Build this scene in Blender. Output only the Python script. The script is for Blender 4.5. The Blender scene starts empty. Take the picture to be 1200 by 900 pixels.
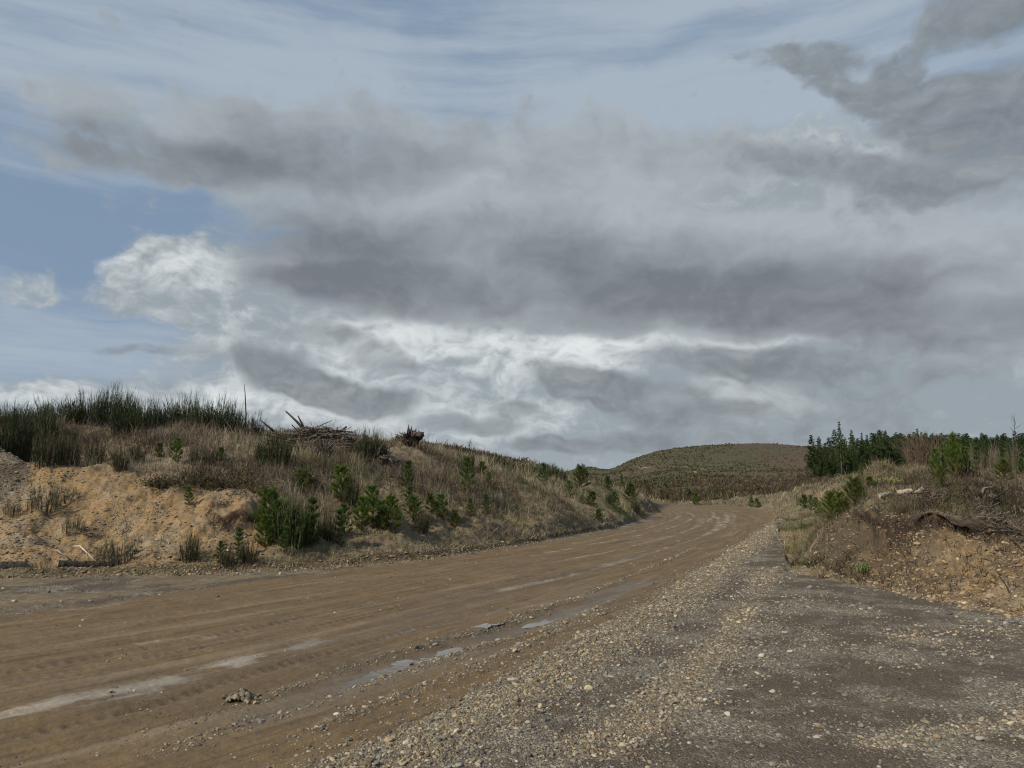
import bpy, math, random
import numpy as np

rng = np.random.default_rng(7)
random.seed(7)
SC = bpy.context.scene
COL = SC.collection

# ------------------------------------------------------------------ camera
F, H = 870.0, 1.65
TH = math.atan((572 - 450) / F)
cam_d = bpy.data.cameras.new('camera')
cam_d.sensor_width = 36.0
cam_d.lens = 36.0 * F / 1200.0
cam_d.clip_start = 0.05
cam_d.clip_end = 5000
cam = bpy.data.objects.new('camera', cam_d)
COL.objects.link(cam)
cam.location = (0, 0, H)
cam.rotation_euler = (math.pi / 2 + TH, 0, 0)
SC.camera = cam


def ray(px, py):
    xc = (px - 600) / F
    yc = (450 - py) / F
    dy = math.cos(TH) - yc * math.sin(TH)
    dz = math.sin(TH) + yc * math.cos(TH)
    return xc / dy, dz / dy          # slope in x and z for one metre of depth


def on_plane(px, py, z=0.0):
    sx, sz = ray(px, py)
    D = (z - H) / sz
    return np.array([sx * D, D])


# ------------------------------------------------------------------ numpy noise
def _hash(ix, iy, seed):
    n = (ix.astype(np.int64) * 374761393 + iy.astype(np.int64) * 668265263 + seed * 1442695041) & 0xFFFFFFFF
    n = ((n ^ (n >> 13)) * 1274126177) & 0xFFFFFFFF
    n = n ^ (n >> 16)
    return (n & 0xFFFFFF) / float(0xFFFFFF)


def vnoise(x, y, seed=0):
    ix = np.floor(x); iy = np.floor(y)
    fx = x - ix; fy = y - iy
    ux = fx * fx * fx * (fx * (fx * 6 - 15) + 10)
    uy = fy * fy * fy * (fy * (fy * 6 - 15) + 10)
    a = _hash(ix, iy, seed); b = _hash(ix + 1, iy, seed)
    c = _hash(ix, iy + 1, seed); d = _hash(ix + 1, iy + 1, seed)
    return (a * (1 - ux) + b * ux) * (1 - uy) + (c * (1 - ux) + d * ux) * uy


def fbm(x, y, octv=4, seed=0, gain=0.5):
    s = 0; a = 1; t = 0
    for o in range(octv):
        s = s + a * vnoise(x * 2 ** o + 17.3 * o, y * 2 ** o - 9.1 * o, seed + o)
        t += a; a *= gain
    return s / t - 0.5


def sstep(a, b, x):
    t = np.clip((x - a) / (b - a), 0, 1)
    return t * t * (3 - 2 * t)


def pchip(xk, yk, x):
    """monotone cubic; xk (K,), yk (K,...) -> (len(x),...)"""
    xk = np.asarray(xk, float); yk = np.asarray(yk, float)
    sh = (-1,) + (1,) * (yk.ndim - 1)
    h = np.diff(xk).reshape(sh)
    d = np.diff(yk, axis=0) / h
    m = np.zeros_like(yk)
    m[0] = d[0]; m[-1] = d[-1]
    same = d[:-1] * d[1:] > 0
    w1 = 2 * h[1:] + h[:-1]; w2 = h[1:] + 2 * h[:-1]
    with np.errstate(divide='ignore', invalid='ignore'):
        hm = (w1 + w2) / (w1 / d[:-1] + w2 / d[1:])
    m[1:-1] = np.where(same, hm, 0)
    x = np.clip(x, xk[0], xk[-1])
    i = np.clip(np.searchsorted(xk, x) - 1, 0, len(xk) - 2)
    hh = h.reshape(-1)[i].reshape(sh)
    t = ((x - xk[i]) / h.reshape(-1)[i]).reshape(sh)
    return ((2 * t ** 3 - 3 * t ** 2 + 1) * yk[i] + (t ** 3 - 2 * t ** 2 + t) * hh * m[i]
            + (-2 * t ** 3 + 3 * t ** 2) * yk[i + 1] + (t ** 3 - t ** 2) * hh * m[i + 1])


# ------------------------------------------------------------------ terrain tables
# columns of the bank: foot, low, middle, mound top, dip, crest, behind.   (depth, image row)  row None -> level 0
NEAR = {
    -300: [(13.8, None), (15.4, 640), (17.2, 595), (19.2, 512), (20.6, 518), (24, 500), (33, 510)],
    -60: [(14.1, None), (15.5, 640), (17.2, 590), (19.4, 505), (20.8, 512), (24, 503), (33, 510)],
    0: [(14.2, None), (15.5, 640), (17.3, 590), (19.2, 524), (20.5, 530), (24, 503), (33, 510)],
    40: [(14.3, None), (15.6, 638), (17.4, 591), (19.0, 544), (20.5, 551), (24.3, 500), (33, 508)],
    130: [(14.6, None), (15.9, 635), (17.5, 590), (19.0, 546), (20.5, 549), (25, 497), (34, 506)],
    165: [(14.7, None), (16.0, 633), (17.5, 590), (18.9, 557), (20.5, 553), (25, 499), (34, 507)],
    235: [(14.9, None), (16.1, 632), (17.2, 598), (18.8, 566), (20.7, 552), (25.5, 506), (35, 512)],
    262: [(15.0, None), (16.2, 634), (16.9, 604), (18.8, 570), (20.8, 552), (25.8, 509), (35, 514)],
    290: [(15.1, None), (16.5, 632), (16.9, 603), (18.9, 572), (21, 552), (26, 511), (36, 515)],
    320: [(15.3, None), (16.6, 628), (17.8, 600), (19.4, 570), (21.5, 551), (26.3, 514), (36, 517)],
    400: [(16.2, None), (17.5, 627), (19.2, 592), (21, 564), (23, 547), (27.5, 520), (38, 523)],
    480: [(17.5, None), (19, 622), (20.5, 594), (22.5, 568), (25, 551), (29, 527), (42, 528)],
    560: [(20, None), (21.3, 618), (23, 596), (25.5, 574), (28, 561), (33, 545), (46, 543)],
    620: [(23, None), (24.3, 610), (26, 592), (29, 576), (32, 565), (37, 554), (50, 552)],
    680: [(27.5, None), (29, 604), (31, 592), (33.5, 582), (36, 575), (41, 566), (50, 565)],
    720: [(32, None), (33.5, 602), (36, 592), (38.5, 585), (41, 580), (45, 576), (52, 575)],
    750: [(40, None), (41, 600), (43, 592), (45, 586), (47, 583), (50, 581), (54, 583)],
    766: [(49, None), (50, 598), (51, 594), (52, 590), (53, 588), (54, 587), (56, 589)],
    790: [(70, None), (72, None), (74, None), (78, None), (82, None), (86, None), (92, None)],
    830: [(74, None), (76, None), (78, None), (81, None), (84, None), (88, None), (92, 590)],
    852: [(70, None), (72, 592), (75, 590), (78, 589), (81, 588), (86, 587), (92, 587)],
    890: [(62, None), (63.5, 594), (66, 591), (69, 588), (74, 585), (79, 583), (88, 584)],
    924: [(15.2, None), (15.6, None), (16.5, None), (20, None), (48, None), (55, 590), (67, 578)],
    936: [(15.0, None), (15.6, 661), (16.5, 656), (20, None), (46, None), (53, 588), (66, 575)],
    956: [(14.4, None), (15.3, 650), (16.6, 628), (20.5, 626), (43, None), (51, 586), (64, 571)],
    980: [(13.8, None), (14.9, 642), (16.5, 606), (21, 606), (36, 596), (46, 582), (58, 566)],
    1002: [(13.3, None), (14.5, 640), (15.3, 598), (20, 585), (34, 586), (44, 574), (56, 560)],
    1030: [(12.6, None), (13.5, 650), (14.1, 603), (18, 570), (22, 550), (27, 549), (46, 553)],
    1060: [(11.8, None), (12.8, 652), (13.3, 604), (17, 574), (22, 560), (27, 557), (45, 560)],
    1100: [(11.1, None), (12.2, 654), (12.8, 602), (16.5, 572), (22, 557), (27, 555), (45, 559)],
    1150: [(10.4, None), (11.8, 656), (12.6, 610), (16, 578), (22, 560), (27, 559), (45, 562)],
    1200: [(9.9, None), (11.3, 664), (12.6, 620), (16.5, 585), (22, 566), (27, 564), (45, 566)],
    1500: [(8.8, None), (10.3, 668), (12.4, 622), (16, 592), (22, 560), (27, 556), (45, 556)],
}
FARD = [105, 160, 230, 330, 450, 680]
FAR = {
    -300: [520, 530, 540, 545, 550, 566],
    300: [518, 530, 540, 545, 550, 566],
    420: [519, 530, 540, 545, 550, 566],
    500: [523, 530, 540, 545, 550, 566],
    560: [534, 536, 540, 545, 550, 566],
    600: [543, 543, 545, 548, 553, 566],
    640: [552, 552, 553, 556, 558, 568],
    660: [560, 558, 557, 558, 554, 568],
    690: [575, 570, 562, 557, 547, 568],
    715: [581, 574, 564, 554, 551, 568],
    740: [584, 575, 561, 541, 545, 566],
    780: [586, 571, 553, 529, 536, 564],
    815: [586, 569, 549, 525, 532, 562],
    850: [584, 567, 547, 523, 530, 562],
    920: [580, 563, 545, 522, 529, 562],
    980: [570, 557, 543, 524, 531, 562],
    1050: [561, 553, 542, 530, 536, 562],
    1150: [560, 552, 545, 537, 541, 562],
    1500: [560, 553, 548, 542, 545, 562],
}


def _tab(tab):
    ks = sorted(tab)
    ts, rs = [], []
    for k in ks:
        row = []
        for e in tab[k]:
            D, py = e
            if py is None:
                z = 0.0
            else:
                z = H + D * ray(k, py)[1]
            row.append((D, z))
        ts.append(ray(k, 600)[0]); rs.append(row)
    return np.array(ts), np.array(rs)


T1, R1 = _tab(NEAR)
T2, R2 = _tab({k: list(zip(FARD, v)) for k, v in FAR.items()})

# azimuth / radius grid
A_FR = math.radians(41.5)
az_f = np.linspace(-A_FR, A_FR, 1000)
az_b = np.linspace(A_FR, 2 * math.pi - A_FR, 72)[1:-1]
AZ = np.concatenate([az_f, az_b])
NA = len(AZ); NF = len(az_f)
RR = np.concatenate([np.geomspace(1.2, 62, 680, endpoint=False), np.geomspace(62, 720, 150), [1000, 1600, 2600]])
NR = len(RR)

azw = np.where(AZ > math.pi, AZ - 2 * math.pi, AZ)
lim = math.radians(44)
azc = np.clip(azw, -lim, lim)
tt = np.tan(azc)
P1 = pchip(T1, R1, tt)       # (NA,7,2)
P2 = pchip(T2, R2, tt)
Z0 = np.zeros((NR, NA))
for i in range(NA):
    c = math.cos(azc[i])
    d = np.concatenate([[0, P1[i, 0, 0] * 0.97], P1[i, :, 0], P2[i, :, 0], [1200, 3000]]) / c
    z = np.concatenate([[0, 0], P1[i, :, 1], P2[i, :, 1], [-2, -6]])
    col = pchip(d, z, RR)
    b = abs(azw[i])
    if b > lim:
        w = 1 - sstep(math.radians(75), math.radians(115), b)
        col = col * w
    Z0[:, i] = col
# gentle smoothing between neighbouring columns, so the table's columns do not read as creases
Zs = Z0.copy()
for _ in range(10):
    Zs[:, 1:NF - 1] = 0.25 * Zs[:, 0:NF - 2] + 0.5 * Zs[:, 1:NF - 1] + 0.25 * Zs[:, 2:NF]
Z0 = Zs
GX = RR[:, None] * np.sin(AZ)[None, :]
GY = RR[:, None] * np.cos(AZ)[None, :]


# ------------------------------------------------------------------ road lines
def dense(pts, step=0.35):
    pts = np.asarray(pts, float)
    s = np.concatenate([[0], np.cumsum(np.hypot(*np.diff(pts, axis=0).T))])
    n = max(8, int(s[-1] / step))
    # smooth parametric curve
    return pchip(s, pts, np.linspace(0, s[-1], n))


def px_line(pp, step=0.35):
    return dense([on_plane(*p) for p in pp], step)


def sdist(line, X, Y, maxd=1e9, along=None):
    """signed distance to a line (positive on its right), and nearest index"""
    x = X.ravel(); y = Y.ravel()
    sd = np.full(x.shape, 99.0); idx = np.zeros(x.shape, int)
    tan = np.gradient(line, axis=0)
    tan /= np.linalg.norm(tan, axis=1)[:, None]
    seg = np.concatenate([[0], np.cumsum(np.hypot(*np.diff(line, axis=0).T))])
    lo = line.min(0) - maxd; hi = line.max(0) + maxd
    sel = np.nonzero((x > lo[0]) & (x < hi[0]) & (y > lo[1]) & (y < hi[1]))[0]
    for c in range(0, len(sel), 20000):
        s = sel[c:c + 20000]
        dx = x[s, None] - line[None, :, 0]; dy = y[s, None] - line[None, :, 1]
        d2 = dx * dx + dy * dy
        k = d2.argmin(1)
        r = np.arange(len(s))
        ox = dx[r, k]; oy = dy[r, k]
        sg = ox * tan[k, 1] - oy * tan[k, 0]
        sd[s] = np.sign(sg) * np.sqrt(d2[r, k]); idx[s] = k
        if along is not None:
            along[s] = seg[k] + ox * tan[k, 0] + oy * tan[k, 1]
    return sd.reshape(X.shape), idx.reshape(X.shape)


LEFT_EDGE = dense([(-30, -16), (-20, -5.5), (-13.4, 2.6)] + [on_plane(*p) for p in [(0, 720), (200, 694), (430, 664), (600, 641), (740, 617), (766, 600.5)]]
                  + [(10.4, 60), (6.5, 68), (-2, 74), (-22, 82)], 0.5)
RIGHT_EDGE = dense([(-12, -18), (-6, -6.5), (-2.6, 0.6)] + [on_plane(*p) for p in [(383, 897), (493, 847), (583, 800), (660, 757), (752, 712), (815, 672), (880, 631), (905, 611)]]
                   + [(16.8, 48), (19.3, 58), (19.8, 68), (15.5, 78), (2, 86), (-24, 95)], 0.5)

near = (RR < 130)
NRN = int(near.sum())
X = GX[:NRN]; Y = GY[:NRN]
alongL = np.zeros(X.size)
sL, _ = sdist(LEFT_EDGE, X, Y, along=alongL)
alongL = alongL.reshape(X.shape)
sR, iR = sdist(RIGHT_EDGE, X, Y)
wob = fbm(X * 0.5, Y * 0.5, 3, 3) * 0.9 + fbm(X * 2.2, Y * 2.2, 2, 5) * 0.3
sLw = sL + wob
sRw = sR + wob * 0.7
road = sstep(-0.25, 0.35, sLw) * sstep(0.3, -0.3, sRw)
vv = sL / np.maximum(sL - sR, 0.3)          # 0 at the left edge, 1 at the right edge


# ------------------------------------------------------------------ marks on the road
def mark(pp, width, seed=0, brk=0.6, freq=0.9, px=True, fade=True, ragged=0.5):
    line = px_line(pp, 0.12) if px else dense(pp, 0.2)
    sd, idx = sdist(line, X, Y, width * 3 + 0.3)
    w = width * (1 + ragged * 2 * fbm(X * freq, Y * freq, 3, seed))
    m = np.exp(-(sd / np.maximum(w, 0.02)) ** 2)
    n = len(line)
    if fade:
        e = np.minimum(idx, n - 1 - idx) / n
        m = m * sstep(0.0, 0.08, e)
    k = fbm(X * freq * 1.7, Y * freq * 1.7, 4, seed + 9) + 0.5
    m = m * ((1 - brk) + brk * sstep(0.32, 0.62, k))
    m[np.abs(sd) > 90] = 0
    return m


pale = np.zeros_like(X); wet = np.zeros_like(X); dz = np.zeros_like(X); tan_g = np.zeros_like(X)
PALE = [
    ([(-80, 862), (0, 842), (60, 826), (130, 812), (190, 800), (300, 771), (350, 757), (410, 744)], 0.20, 1.25),  # near-left streak: sky sheen on its water film, painted in as pale colour
    ([(40, 836), (120, 822), (200, 806)], 0.22, 0.8),
    ([(515, 706), (560, 698), (620, 685), (690, 668), (750, 652)], 0.17, 0.9),
    ([(330, 748), (450, 722), (520, 706)], 0.12, 0.4),
    ([(150, 756), (200, 749), (262, 744)], 0.14, 0.8),
    ([(-40, 762), (20, 755), (60, 752)], 0.12, 0.5),
    ([(60, 716), (120, 711), (165, 701)], 0.18, 0.6),
    ([(560, 674), (640, 661), (720, 645), (790, 627), (822, 614), (836, 605), (830, 599), (800, 594.5), (772, 593)], 0.13, 0.95),
    ([(600, 668), (700, 650), (780, 630), (812, 617), (826, 607), (822, 600), (795, 595)], 0.10, 0.7),
    ([(560, 662), (690, 639), (780, 620), (805, 611), (812, 604), (798, 598.5), (775, 594.5)], 0.12, 0.9),
    ([(500, 668), (620, 650), (740, 628), (785, 616), (800, 606), (790, 600)], 0.09, 0.6),
    ([(640, 643), (750, 621), (786, 611), (795, 604), (785, 598.5), (772, 595.5)], 0.12, 0.8),
    ([(700, 668), (800, 635), (846, 619), (860, 609), (856, 602), (832, 597.5), (800, 593.5)], 0.13, 0.9),
    ([(740, 664), (825, 634), (872, 614), (880, 605), (868, 599)], 0.12, 0.45),
    ([(828, 626), (846, 616), (853, 607), (850, 602.5)], 0.24, 1.0),
    ([(838, 618), (842, 611), (840, 605)], 0.2, 0.9),
    ([(872, 622), (886, 612), (890, 604)], 0.14, 0.5),
    ([(370, 805), (450, 777), (540, 757), (600, 738), (660, 719)], 0.14, 0.5),
]
for i, (pp, w, s) in enumerate(PALE):
    pale = np.maximum(pale, s * mark(pp, w, 20 + i, 0.60, 1.1))
# broad dusty sweep
pale = np.maximum(pale, 0.32 * road * sstep(0.53, 0.78, 0.5 + fbm(sL * 1.6, Y * 0.10 + X * 0.05, 3, 77)))
RUTS = [
    ([(-120, 830), (0, 803), (207, 763), (400, 727), (560, 690), (700, 655)], 0.06, 0.030),
    ([(-120, 900), (0, 870), (173, 827), (283, 793), (400, 760), (483, 739), (640, 697)], 0.07, 0.038),
    ([(-60, 800), (100, 772), (300, 735), (480, 700)], 0.06, 0.026),
    ([(60, 900), (180, 858), (300, 820), (420, 778), (583, 731), (690, 694), (820, 640)], 0.07, -0.022),
    ([(120, 905), (233, 868), (300, 841), (350, 830), (393, 813), (450, 796), (540, 763), (640, 738), (730, 700)], 0.10, -0.045),
    ([(300, 890), (383, 850), (510, 803), (633, 750), (720, 712)], 0.09, -0.03),
    ([(560, 675), (700, 643), (810, 615)], 0.08, 0.034),
    ([(600, 690), (720, 660), (830, 625)], 0.09, 0.036),
]
for i, (pp, w, d) in enumerate(RUTS):
    m = mark(pp, w, 50 + i, 0.5, 0.8)
    dz -= m * d
    if d > 0:
        wet = np.maximum(wet, 0.8 * m)
    else:
        tan_g = np.maximum(tan_g, 0.75 * m)
# the long puddled rut
PUD = [(250, 868), (300, 842), (360, 818), (420, 797), (455, 782), (520, 762), (572, 740), (640, 723), (700, 701), (760, 676)]
mp = mark(PUD, 0.24, 70, 0.45, 0.8)
dz -= mp * 0.05
wet = np.maximum(wet, np.maximum(mp, 0.75 * mark(PUD, 0.40, 75, 0.5, 0.9)))
wet = np.maximum(wet, 0.5 * mark([(0, 842), (130, 815), (300, 772), (420, 741), (560, 700), (690, 668)], 0.5, 71, 0.6, 0.6))
# loose stones pushed to the right edge: the windrow
wind = np.exp(-((sR - 0.35) / 0.42) ** 2) * sstep(90, 60, np.hypot(X, Y))
dz += wind * (0.05 + 0.06 * fbm(X * 1.2, Y * 1.2, 3, 31))
tan_g = np.maximum(tan_g, wind)
tan_g = np.maximum(tan_g, 0.9 * mark([(560, 930), (650, 895), (760, 838), (830, 770), (870, 715), (892, 686), (905, 660)], 0.3, 72, 0.45, 0.9))
tan_g = np.maximum(tan_g, 0.8 * mark([(1000, 880), (1100, 858), (1250, 838)], 0.18, 73, 0.6, 0.9))
tan_g = np.maximum(tan_g, 0.7 * mark([(1040, 750), (1120, 742), (1230, 735)], 0.35, 74, 0.65, 0.7))
tan_g *= sstep(-0.9, -0.1, np.maximum(sR, -4 * 0)) * 0 + 1

# foot of the banks
footD = P1[:, 0, 0] / np.cos(azc)
rel = RR[:NRN, None] - footD[None, :]       # metres beyond the bank foot
grey = sstep(-0.2, 0.5, sRw) * sstep(0.35, -0.25, rel + wob * 0.5)
grey = np.maximum(grey, 0.75 * sstep(-0.9, -0.1, sLw) * sstep(0.35, -0.1, sLw) * sstep(0.05, -0.35, rel))   # gravel rim at the road's left edge
left_sh = sstep(-0.1, -1.0, sLw) * sstep(0.3, -0.4, rel)                        # shoulder between road and left bank
grey = np.maximum(grey, left_sh * sstep(0.42, 0.62, 0.5 + fbm(X * 0.8, Y * 0.8, 3, 41)) * 0.8)
bank = sstep(-0.1, 0.5, rel)

# small relief
zz = Z0[:NRN].copy()
r2 = np.hypot(X, Y)
bn = (fbm(X * 0.55, Y * 0.55, 4, 90) * 0.45 + fbm(X * 2.6, Y * 2.6, 3, 95) * 0.14)
grow = sstep(0.0, 1.8, rel) * (1 - 0.85 * road)
zz += bn * grow * (1 + r2 / 80)
slopeX = np.gradient(Z0[:NRN], axis=0) / np.gradient(RR[:NRN])[:, None]
steep = sstep(0.35, 0.9, slopeX)
zz += steep * (np.abs(fbm(X * 1.4, zz * 1.8 + Y * 0.8, 3, 98)) * -0.25 + fbm(X * 5, Y * 5 + zz * 4, 3, 99) * 0.10)
zz += fbm(X * 0.35, Y * 0.35, 3, 110) * (0.10 - 0.07 * sstep(-2.5, 0.5, -sR + 0.0) * (sR < 2)) * (1 - grow) * (1 - sstep(60, 90, r2) * 0.5)
zz += (fbm(X * 7, Y * 7, 3, 112) * 0.030 + fbm(X * 26, Y * 26, 2, 113) * 0.016) * np.clip(0.35 + grey + tan_g, 0, 1.1) * (1 - 0.8 * sstep(20, 45, r2))
zz += road * (fbm(sL * 3.2, alongL * 0.10, 3, 114) * 0.045 + fbm(sL * 9, alongL * 0.35, 3, 118) * 0.022 + fbm(X * 9, Y * 9, 2, 115) * 0.010)
zz += dz
_cut = sstep(0.1, 0.5, rel) * sstep(6.5, 4.0, rel)
zz += _cut * (-np.abs(fbm(X * 0.9, Y * 1.5, 3, 121)) * 0.42 + fbm(X * 3.2, Y * 3.2, 3, 116) * 0.17 + fbm(X * 11, Y * 11, 2, 117) * 0.035)
# verge step on the left of the road: a low broken lip where the grass starts
lipd = rel - 0.1
zz += 0.12 * sstep(-0.25, 0.15, lipd) * (X < 6) * (1 - road) * (1 - sstep(0.5, 2.0, rel))
Zg = Z0.copy()
Zg[:NRN] = zz
fr = GX[NRN:], GY[NRN:]
Zg[NRN:] += fbm(fr[0] * 0.03, fr[1] * 0.03, 4, 120) * 6 * sstep(130, 200, np.hypot(*fr)) * sstep(1500, 500, np.hypot(*fr)) * 0.5

# ------------------------------------------------------------------ overhanging sod: the lip of each cut leans out towards the road
_px = 600 + F * np.tan(azc)
_m = sstep(965, 1005, _px) * sstep(1260, 1180, _px) + sstep(238, 250, _px) * sstep(318, 300, _px)
_lip = P1[:, 2, 0] / np.cos(azc)
_band = RR[:NRN, None] - _lip[None, :] - 0.06
_sh = 0.40 * np.exp(-(_band / np.where(_band > 0, 0.30, 0.10)) ** 2) * _m[None, :] * np.clip(0.55 + 2.2 * fbm(X * 1.6, Y * 1.6, 3, 119), 0.0, 1.3)
_sh = np.where(_m[None, :] > 0, _sh, 0)
GX[:NRN] -= _sh * np.sin(AZ)[None, :]
GY[:NRN] -= _sh * np.cos(AZ)[None, :]

# ------------------------------------------------------------------ soil masks
yrow = 572 - F * (Zg[:NRN] - H) / np.maximum(Y, 0.5)      # rough image row, only used to shape the soil bands
on_left = (azw[None, :] < math.atan(0.12))
on_right = (azw[None, :] > math.atan(0.36))
n1 = fbm(X * 0.6, Y * 0.6, 4, 130); n2 = fbm(X * 2.0, Y * 2.0, 3, 134)
PXc = 600 + F * np.tan(azc)[None, :] * 1.0
ochre = np.zeros_like(X)
# the bare cut at the left: from the foot up to the mound top, fading right where grass takes over
moundD = P1[:, 3, 0] / np.cos(azc)
ocl = sstep(0.0, 0.4, rel) * sstep(0.7, -0.3, RR[:NRN, None] - moundD[None, :] + n1 * 1.2) * sstep(345, 285, PXc + n1 * 90)
ochre = np.where(on_left, np.maximum(ochre, ocl), ochre)
ochre = np.maximum(ochre, np.where(on_left, 0.9 * sstep(0.55, 0.68, 0.5 + n1) * sstep(0.5, 1.5, rel) * sstep(7, 5, rel) * sstep(540, 420, PXc), 0))
# right scarp
lipD = P1[:, 2, 0] / np.cos(azc)
ocr = sstep(0.0, 0.35, rel + n2 * 0.3) * sstep(0.25, -0.2, RR[:NRN, None] - lipD[None, :] + n2 * 0.4) * sstep(975, 1050, PXc + n1 * 60)
ocr = ocr * np.clip(0.55 + 1.6 * (n2 + 0.28) + 0.5 * sstep(1060, 1110, PXc) * sstep(1.2, 0.4, np.abs(rel - 1.2)), 0.15, 1) * (0.8 + 0.2 * sstep(1000, 1080, PXc))
ocr = ocr * np.clip(0.74 + 0.5 * np.exp(-((PXc - 1115) / 40) ** 2) * sstep(0.3, 1.0, rel) + 0.3 * sstep(1130, 1190, PXc) * sstep(1.0, 0.3, rel), 0, 1)
ochre = np.where(on_right, np.maximum(ochre, ocr), ochre)
topsoil = np.where(on_right, sstep(0.35, 0.1, np.abs(RR[:NRN, None] - lipD[None, :] + 0.05 + n2 * 0.9) - 0.14) * sstep(950, 1010, PXc) * sstep(1260, 1120, PXc), 0)
topsoil = np.maximum(topsoil, np.where(on_right, 0.72 * sstep(0.0, 0.3, rel) * sstep(0.35, 0.0, RR[:NRN, None] - lipD[None, :]) * sstep(925, 950, PXc) * np.clip(1.05 + 1.5 * n1 + 1.2 * n2 - 0.45 * sstep(1120, 1220, PXc) - 0.5 * np.exp(-((PXc - 1115) / 32) ** 2), 0, 1), 0))
topsoil = np.maximum(topsoil, np.where(on_left, sstep(0.3, 0.1, np.abs(RR[:NRN, None] - lipD[None, :] + 0.15 + n2 * 0.3)) * sstep(238, 262, PXc) * sstep(312, 292, PXc), 0))
topsoil = np.maximum(topsoil, np.where(on_left, 0.8 * sstep(0.3, 0.05, np.abs(rel - 0.12 + n2 * 0.25)) * (0.3 + 0.7 * sstep(0.45, 0.6, n1 + 0.5)), 0))
green = bank * sstep(0.52, 0.70, 0.5 + fbm(X * 0.4, Y * 0.4, 3, 140)) * sstep(8, 12, r2) * (1 - ochre)
green = np.maximum(green, np.where(on_right, bank * sstep(1000, 955, PXc) * sstep(1.9, 0.6, rel) * 0.8, 0))
pebb = np.where(on_left, sstep(70, 10, PXc) * ocl * sstep(-3.2, -0.6, RR[:NRN, None] - moundD[None, :]), 0)    # grey gravel tip
gr_all = np.clip(np.maximum(grey, pebb), 0, 1)


def far_mark(pp, w):
    XY = []
    for q in pp:
        sx, sz = ray(*q)
        D_ = np.geomspace(110, 460, 900)
        jc = np.argmin(np.abs(np.tan(azc[:NF]) - sx))
        g = np.interp(D_ / np.cos(azc[jc]), RR, Zg[:, jc])
        k = np.nonzero(H + sz * D_ <= g)[0]
        d_ = D_[k[0]] if len(k) else 330
        XY.append((sx * d_, d_))
    sd, ix = sdist(dense(XY, 1.0), GX[NRN:], GY[NRN:], w * 4)
    return np.where(np.abs(sd) < 90, np.exp(-(sd / w) ** 2), 0) * np.clip(0.5 + 2.0 * fbm(GX[NRN:] * .12, GY[NRN:] * .12, 3, 150), 0, 1)


def full(a, far=0.0):
    o = np.full((NR, NA), far); o[:NRN] = a
    return o


MA = np.stack([full(road), full(tan_g), full(gr_all), np.ones((NR, NA))], -1).reshape(-1, 4)
_pal = full(pale * np.maximum(road, 0.2))
_pal[NRN:] = np.maximum.reduce([far_mark([(735, 549), (765, 548), (800, 547), (822, 545)], 1.3), far_mark([(806, 560), (812, 554), (826, 549)], 2.2), far_mark([(877, 551), (880, 549)], 1.8)])
MB_ = np.stack([_pal, full(wet * road), full(ochre), np.ones((NR, NA))], -1).reshape(-1, 4)
hillfar = sstep(100, 150, RR)[:, None] * np.ones((1, NA))
MD = np.stack([full(np.clip(sL, -30, 30)), full(alongL), np.zeros((NR, NA)), np.ones((NR, NA))], -1).reshape(-1, 4)
MC = np.stack([full(topsoil), full(green), hillfar, np.ones((NR, NA))], -1).reshape(-1, 4)


def zt(x, y):
    """terrain height at points"""
    x = np.asarray(x, float); y = np.asarray(y, float)
    r = np.hypot(x, y); a = np.arctan2(x, y)
    fi = np.clip((a + A_FR) / (2 * A_FR) * (NF - 1), 0, NF - 1.001)
    i0 = fi.astype(int); fx = fi - i0
    j0 = np.clip(np.searchsorted(RR, r) - 1, 0, NR - 2)
    fy = np.clip((r - RR[j0]) / (RR[j0 + 1] - RR[j0]), 0, 1)
    return ((Zg[j0, i0] * (1 - fx) + Zg[j0, i0 + 1] * fx) * (1 - fy)
            + (Zg[j0 + 1, i0] * (1 - fx) + Zg[j0 + 1, i0 + 1] * fx) * fy)


def sample(field, x, y):
    """value of a near-field mask at points"""
    r = np.hypot(x, y); a = np.arctan2(x, y)
    i = np.clip(np.rint((a + A_FR) / (2 * A_FR) * (NF - 1)), 0, NF - 1).astype(int)
    j = np.clip(np.searchsorted(RR, r), 0, NRN - 1)
    return field[j, i]


def hit(px, py, dmin=4.0, dmax=170.0):
    """where the sight line through an image point meets the ground"""
    sx, sz = ray(px, py)
    D = np.geomspace(dmin, dmax, 1500)
    z = H + sz * D
    g = zt(sx * D, D)
    k = np.nonzero(z <= g)[0]
    d = D[k[0]] if len(k) else D[-1]
    return np.array([sx * d, d, float(zt(np.array([sx * d]), np.array([d]))[0])])


def at(px, D):
    sx, _ = ray(px, 560)
    return np.array([sx * D, D, float(zt(np.array([sx * D]), np.array([float(D)]))[0])])


# ------------------------------------------------------------------ object helpers
def make_mesh(name, V, Fc, cols=None, smooth=True, mats=()):
    """Fc: (n,3) or (n,4) int array"""
    me = bpy.data.meshes.new(name)
    V = np.asarray(V, np.float32); Fc = np.asarray(Fc, np.int32)
    k = Fc.shape[1]
    me.vertices.add(len(V)); me.vertices.foreach_set('co', V.ravel())
    me.loops.add(Fc.size); me.loops.foreach_set('vertex_index', Fc.ravel())
    me.polygons.add(len(Fc))
    me.polygons.foreach_set('loop_start', np.arange(0, Fc.size, k, dtype=np.int32))
    me.polygons.foreach_set('use_smooth', np.full(len(Fc), smooth))
    if cols is not None:
        for nm, c in cols.items():
            at_ = me.attributes.new(nm, 'FLOAT_COLOR', 'POINT')
            at_.data.foreach_set('color', np.asarray(c, np.float32).ravel())
    for m in mats:
        me.materials.append(m)
    me.update(calc_edges=True)
    me.validate()
    return me


def link(name, me, parent=None):
    o = bpy.data.objects.new(name, me)
    COL.objects.link(o)
    if parent is not None:
        o.parent = parent
    return o


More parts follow.
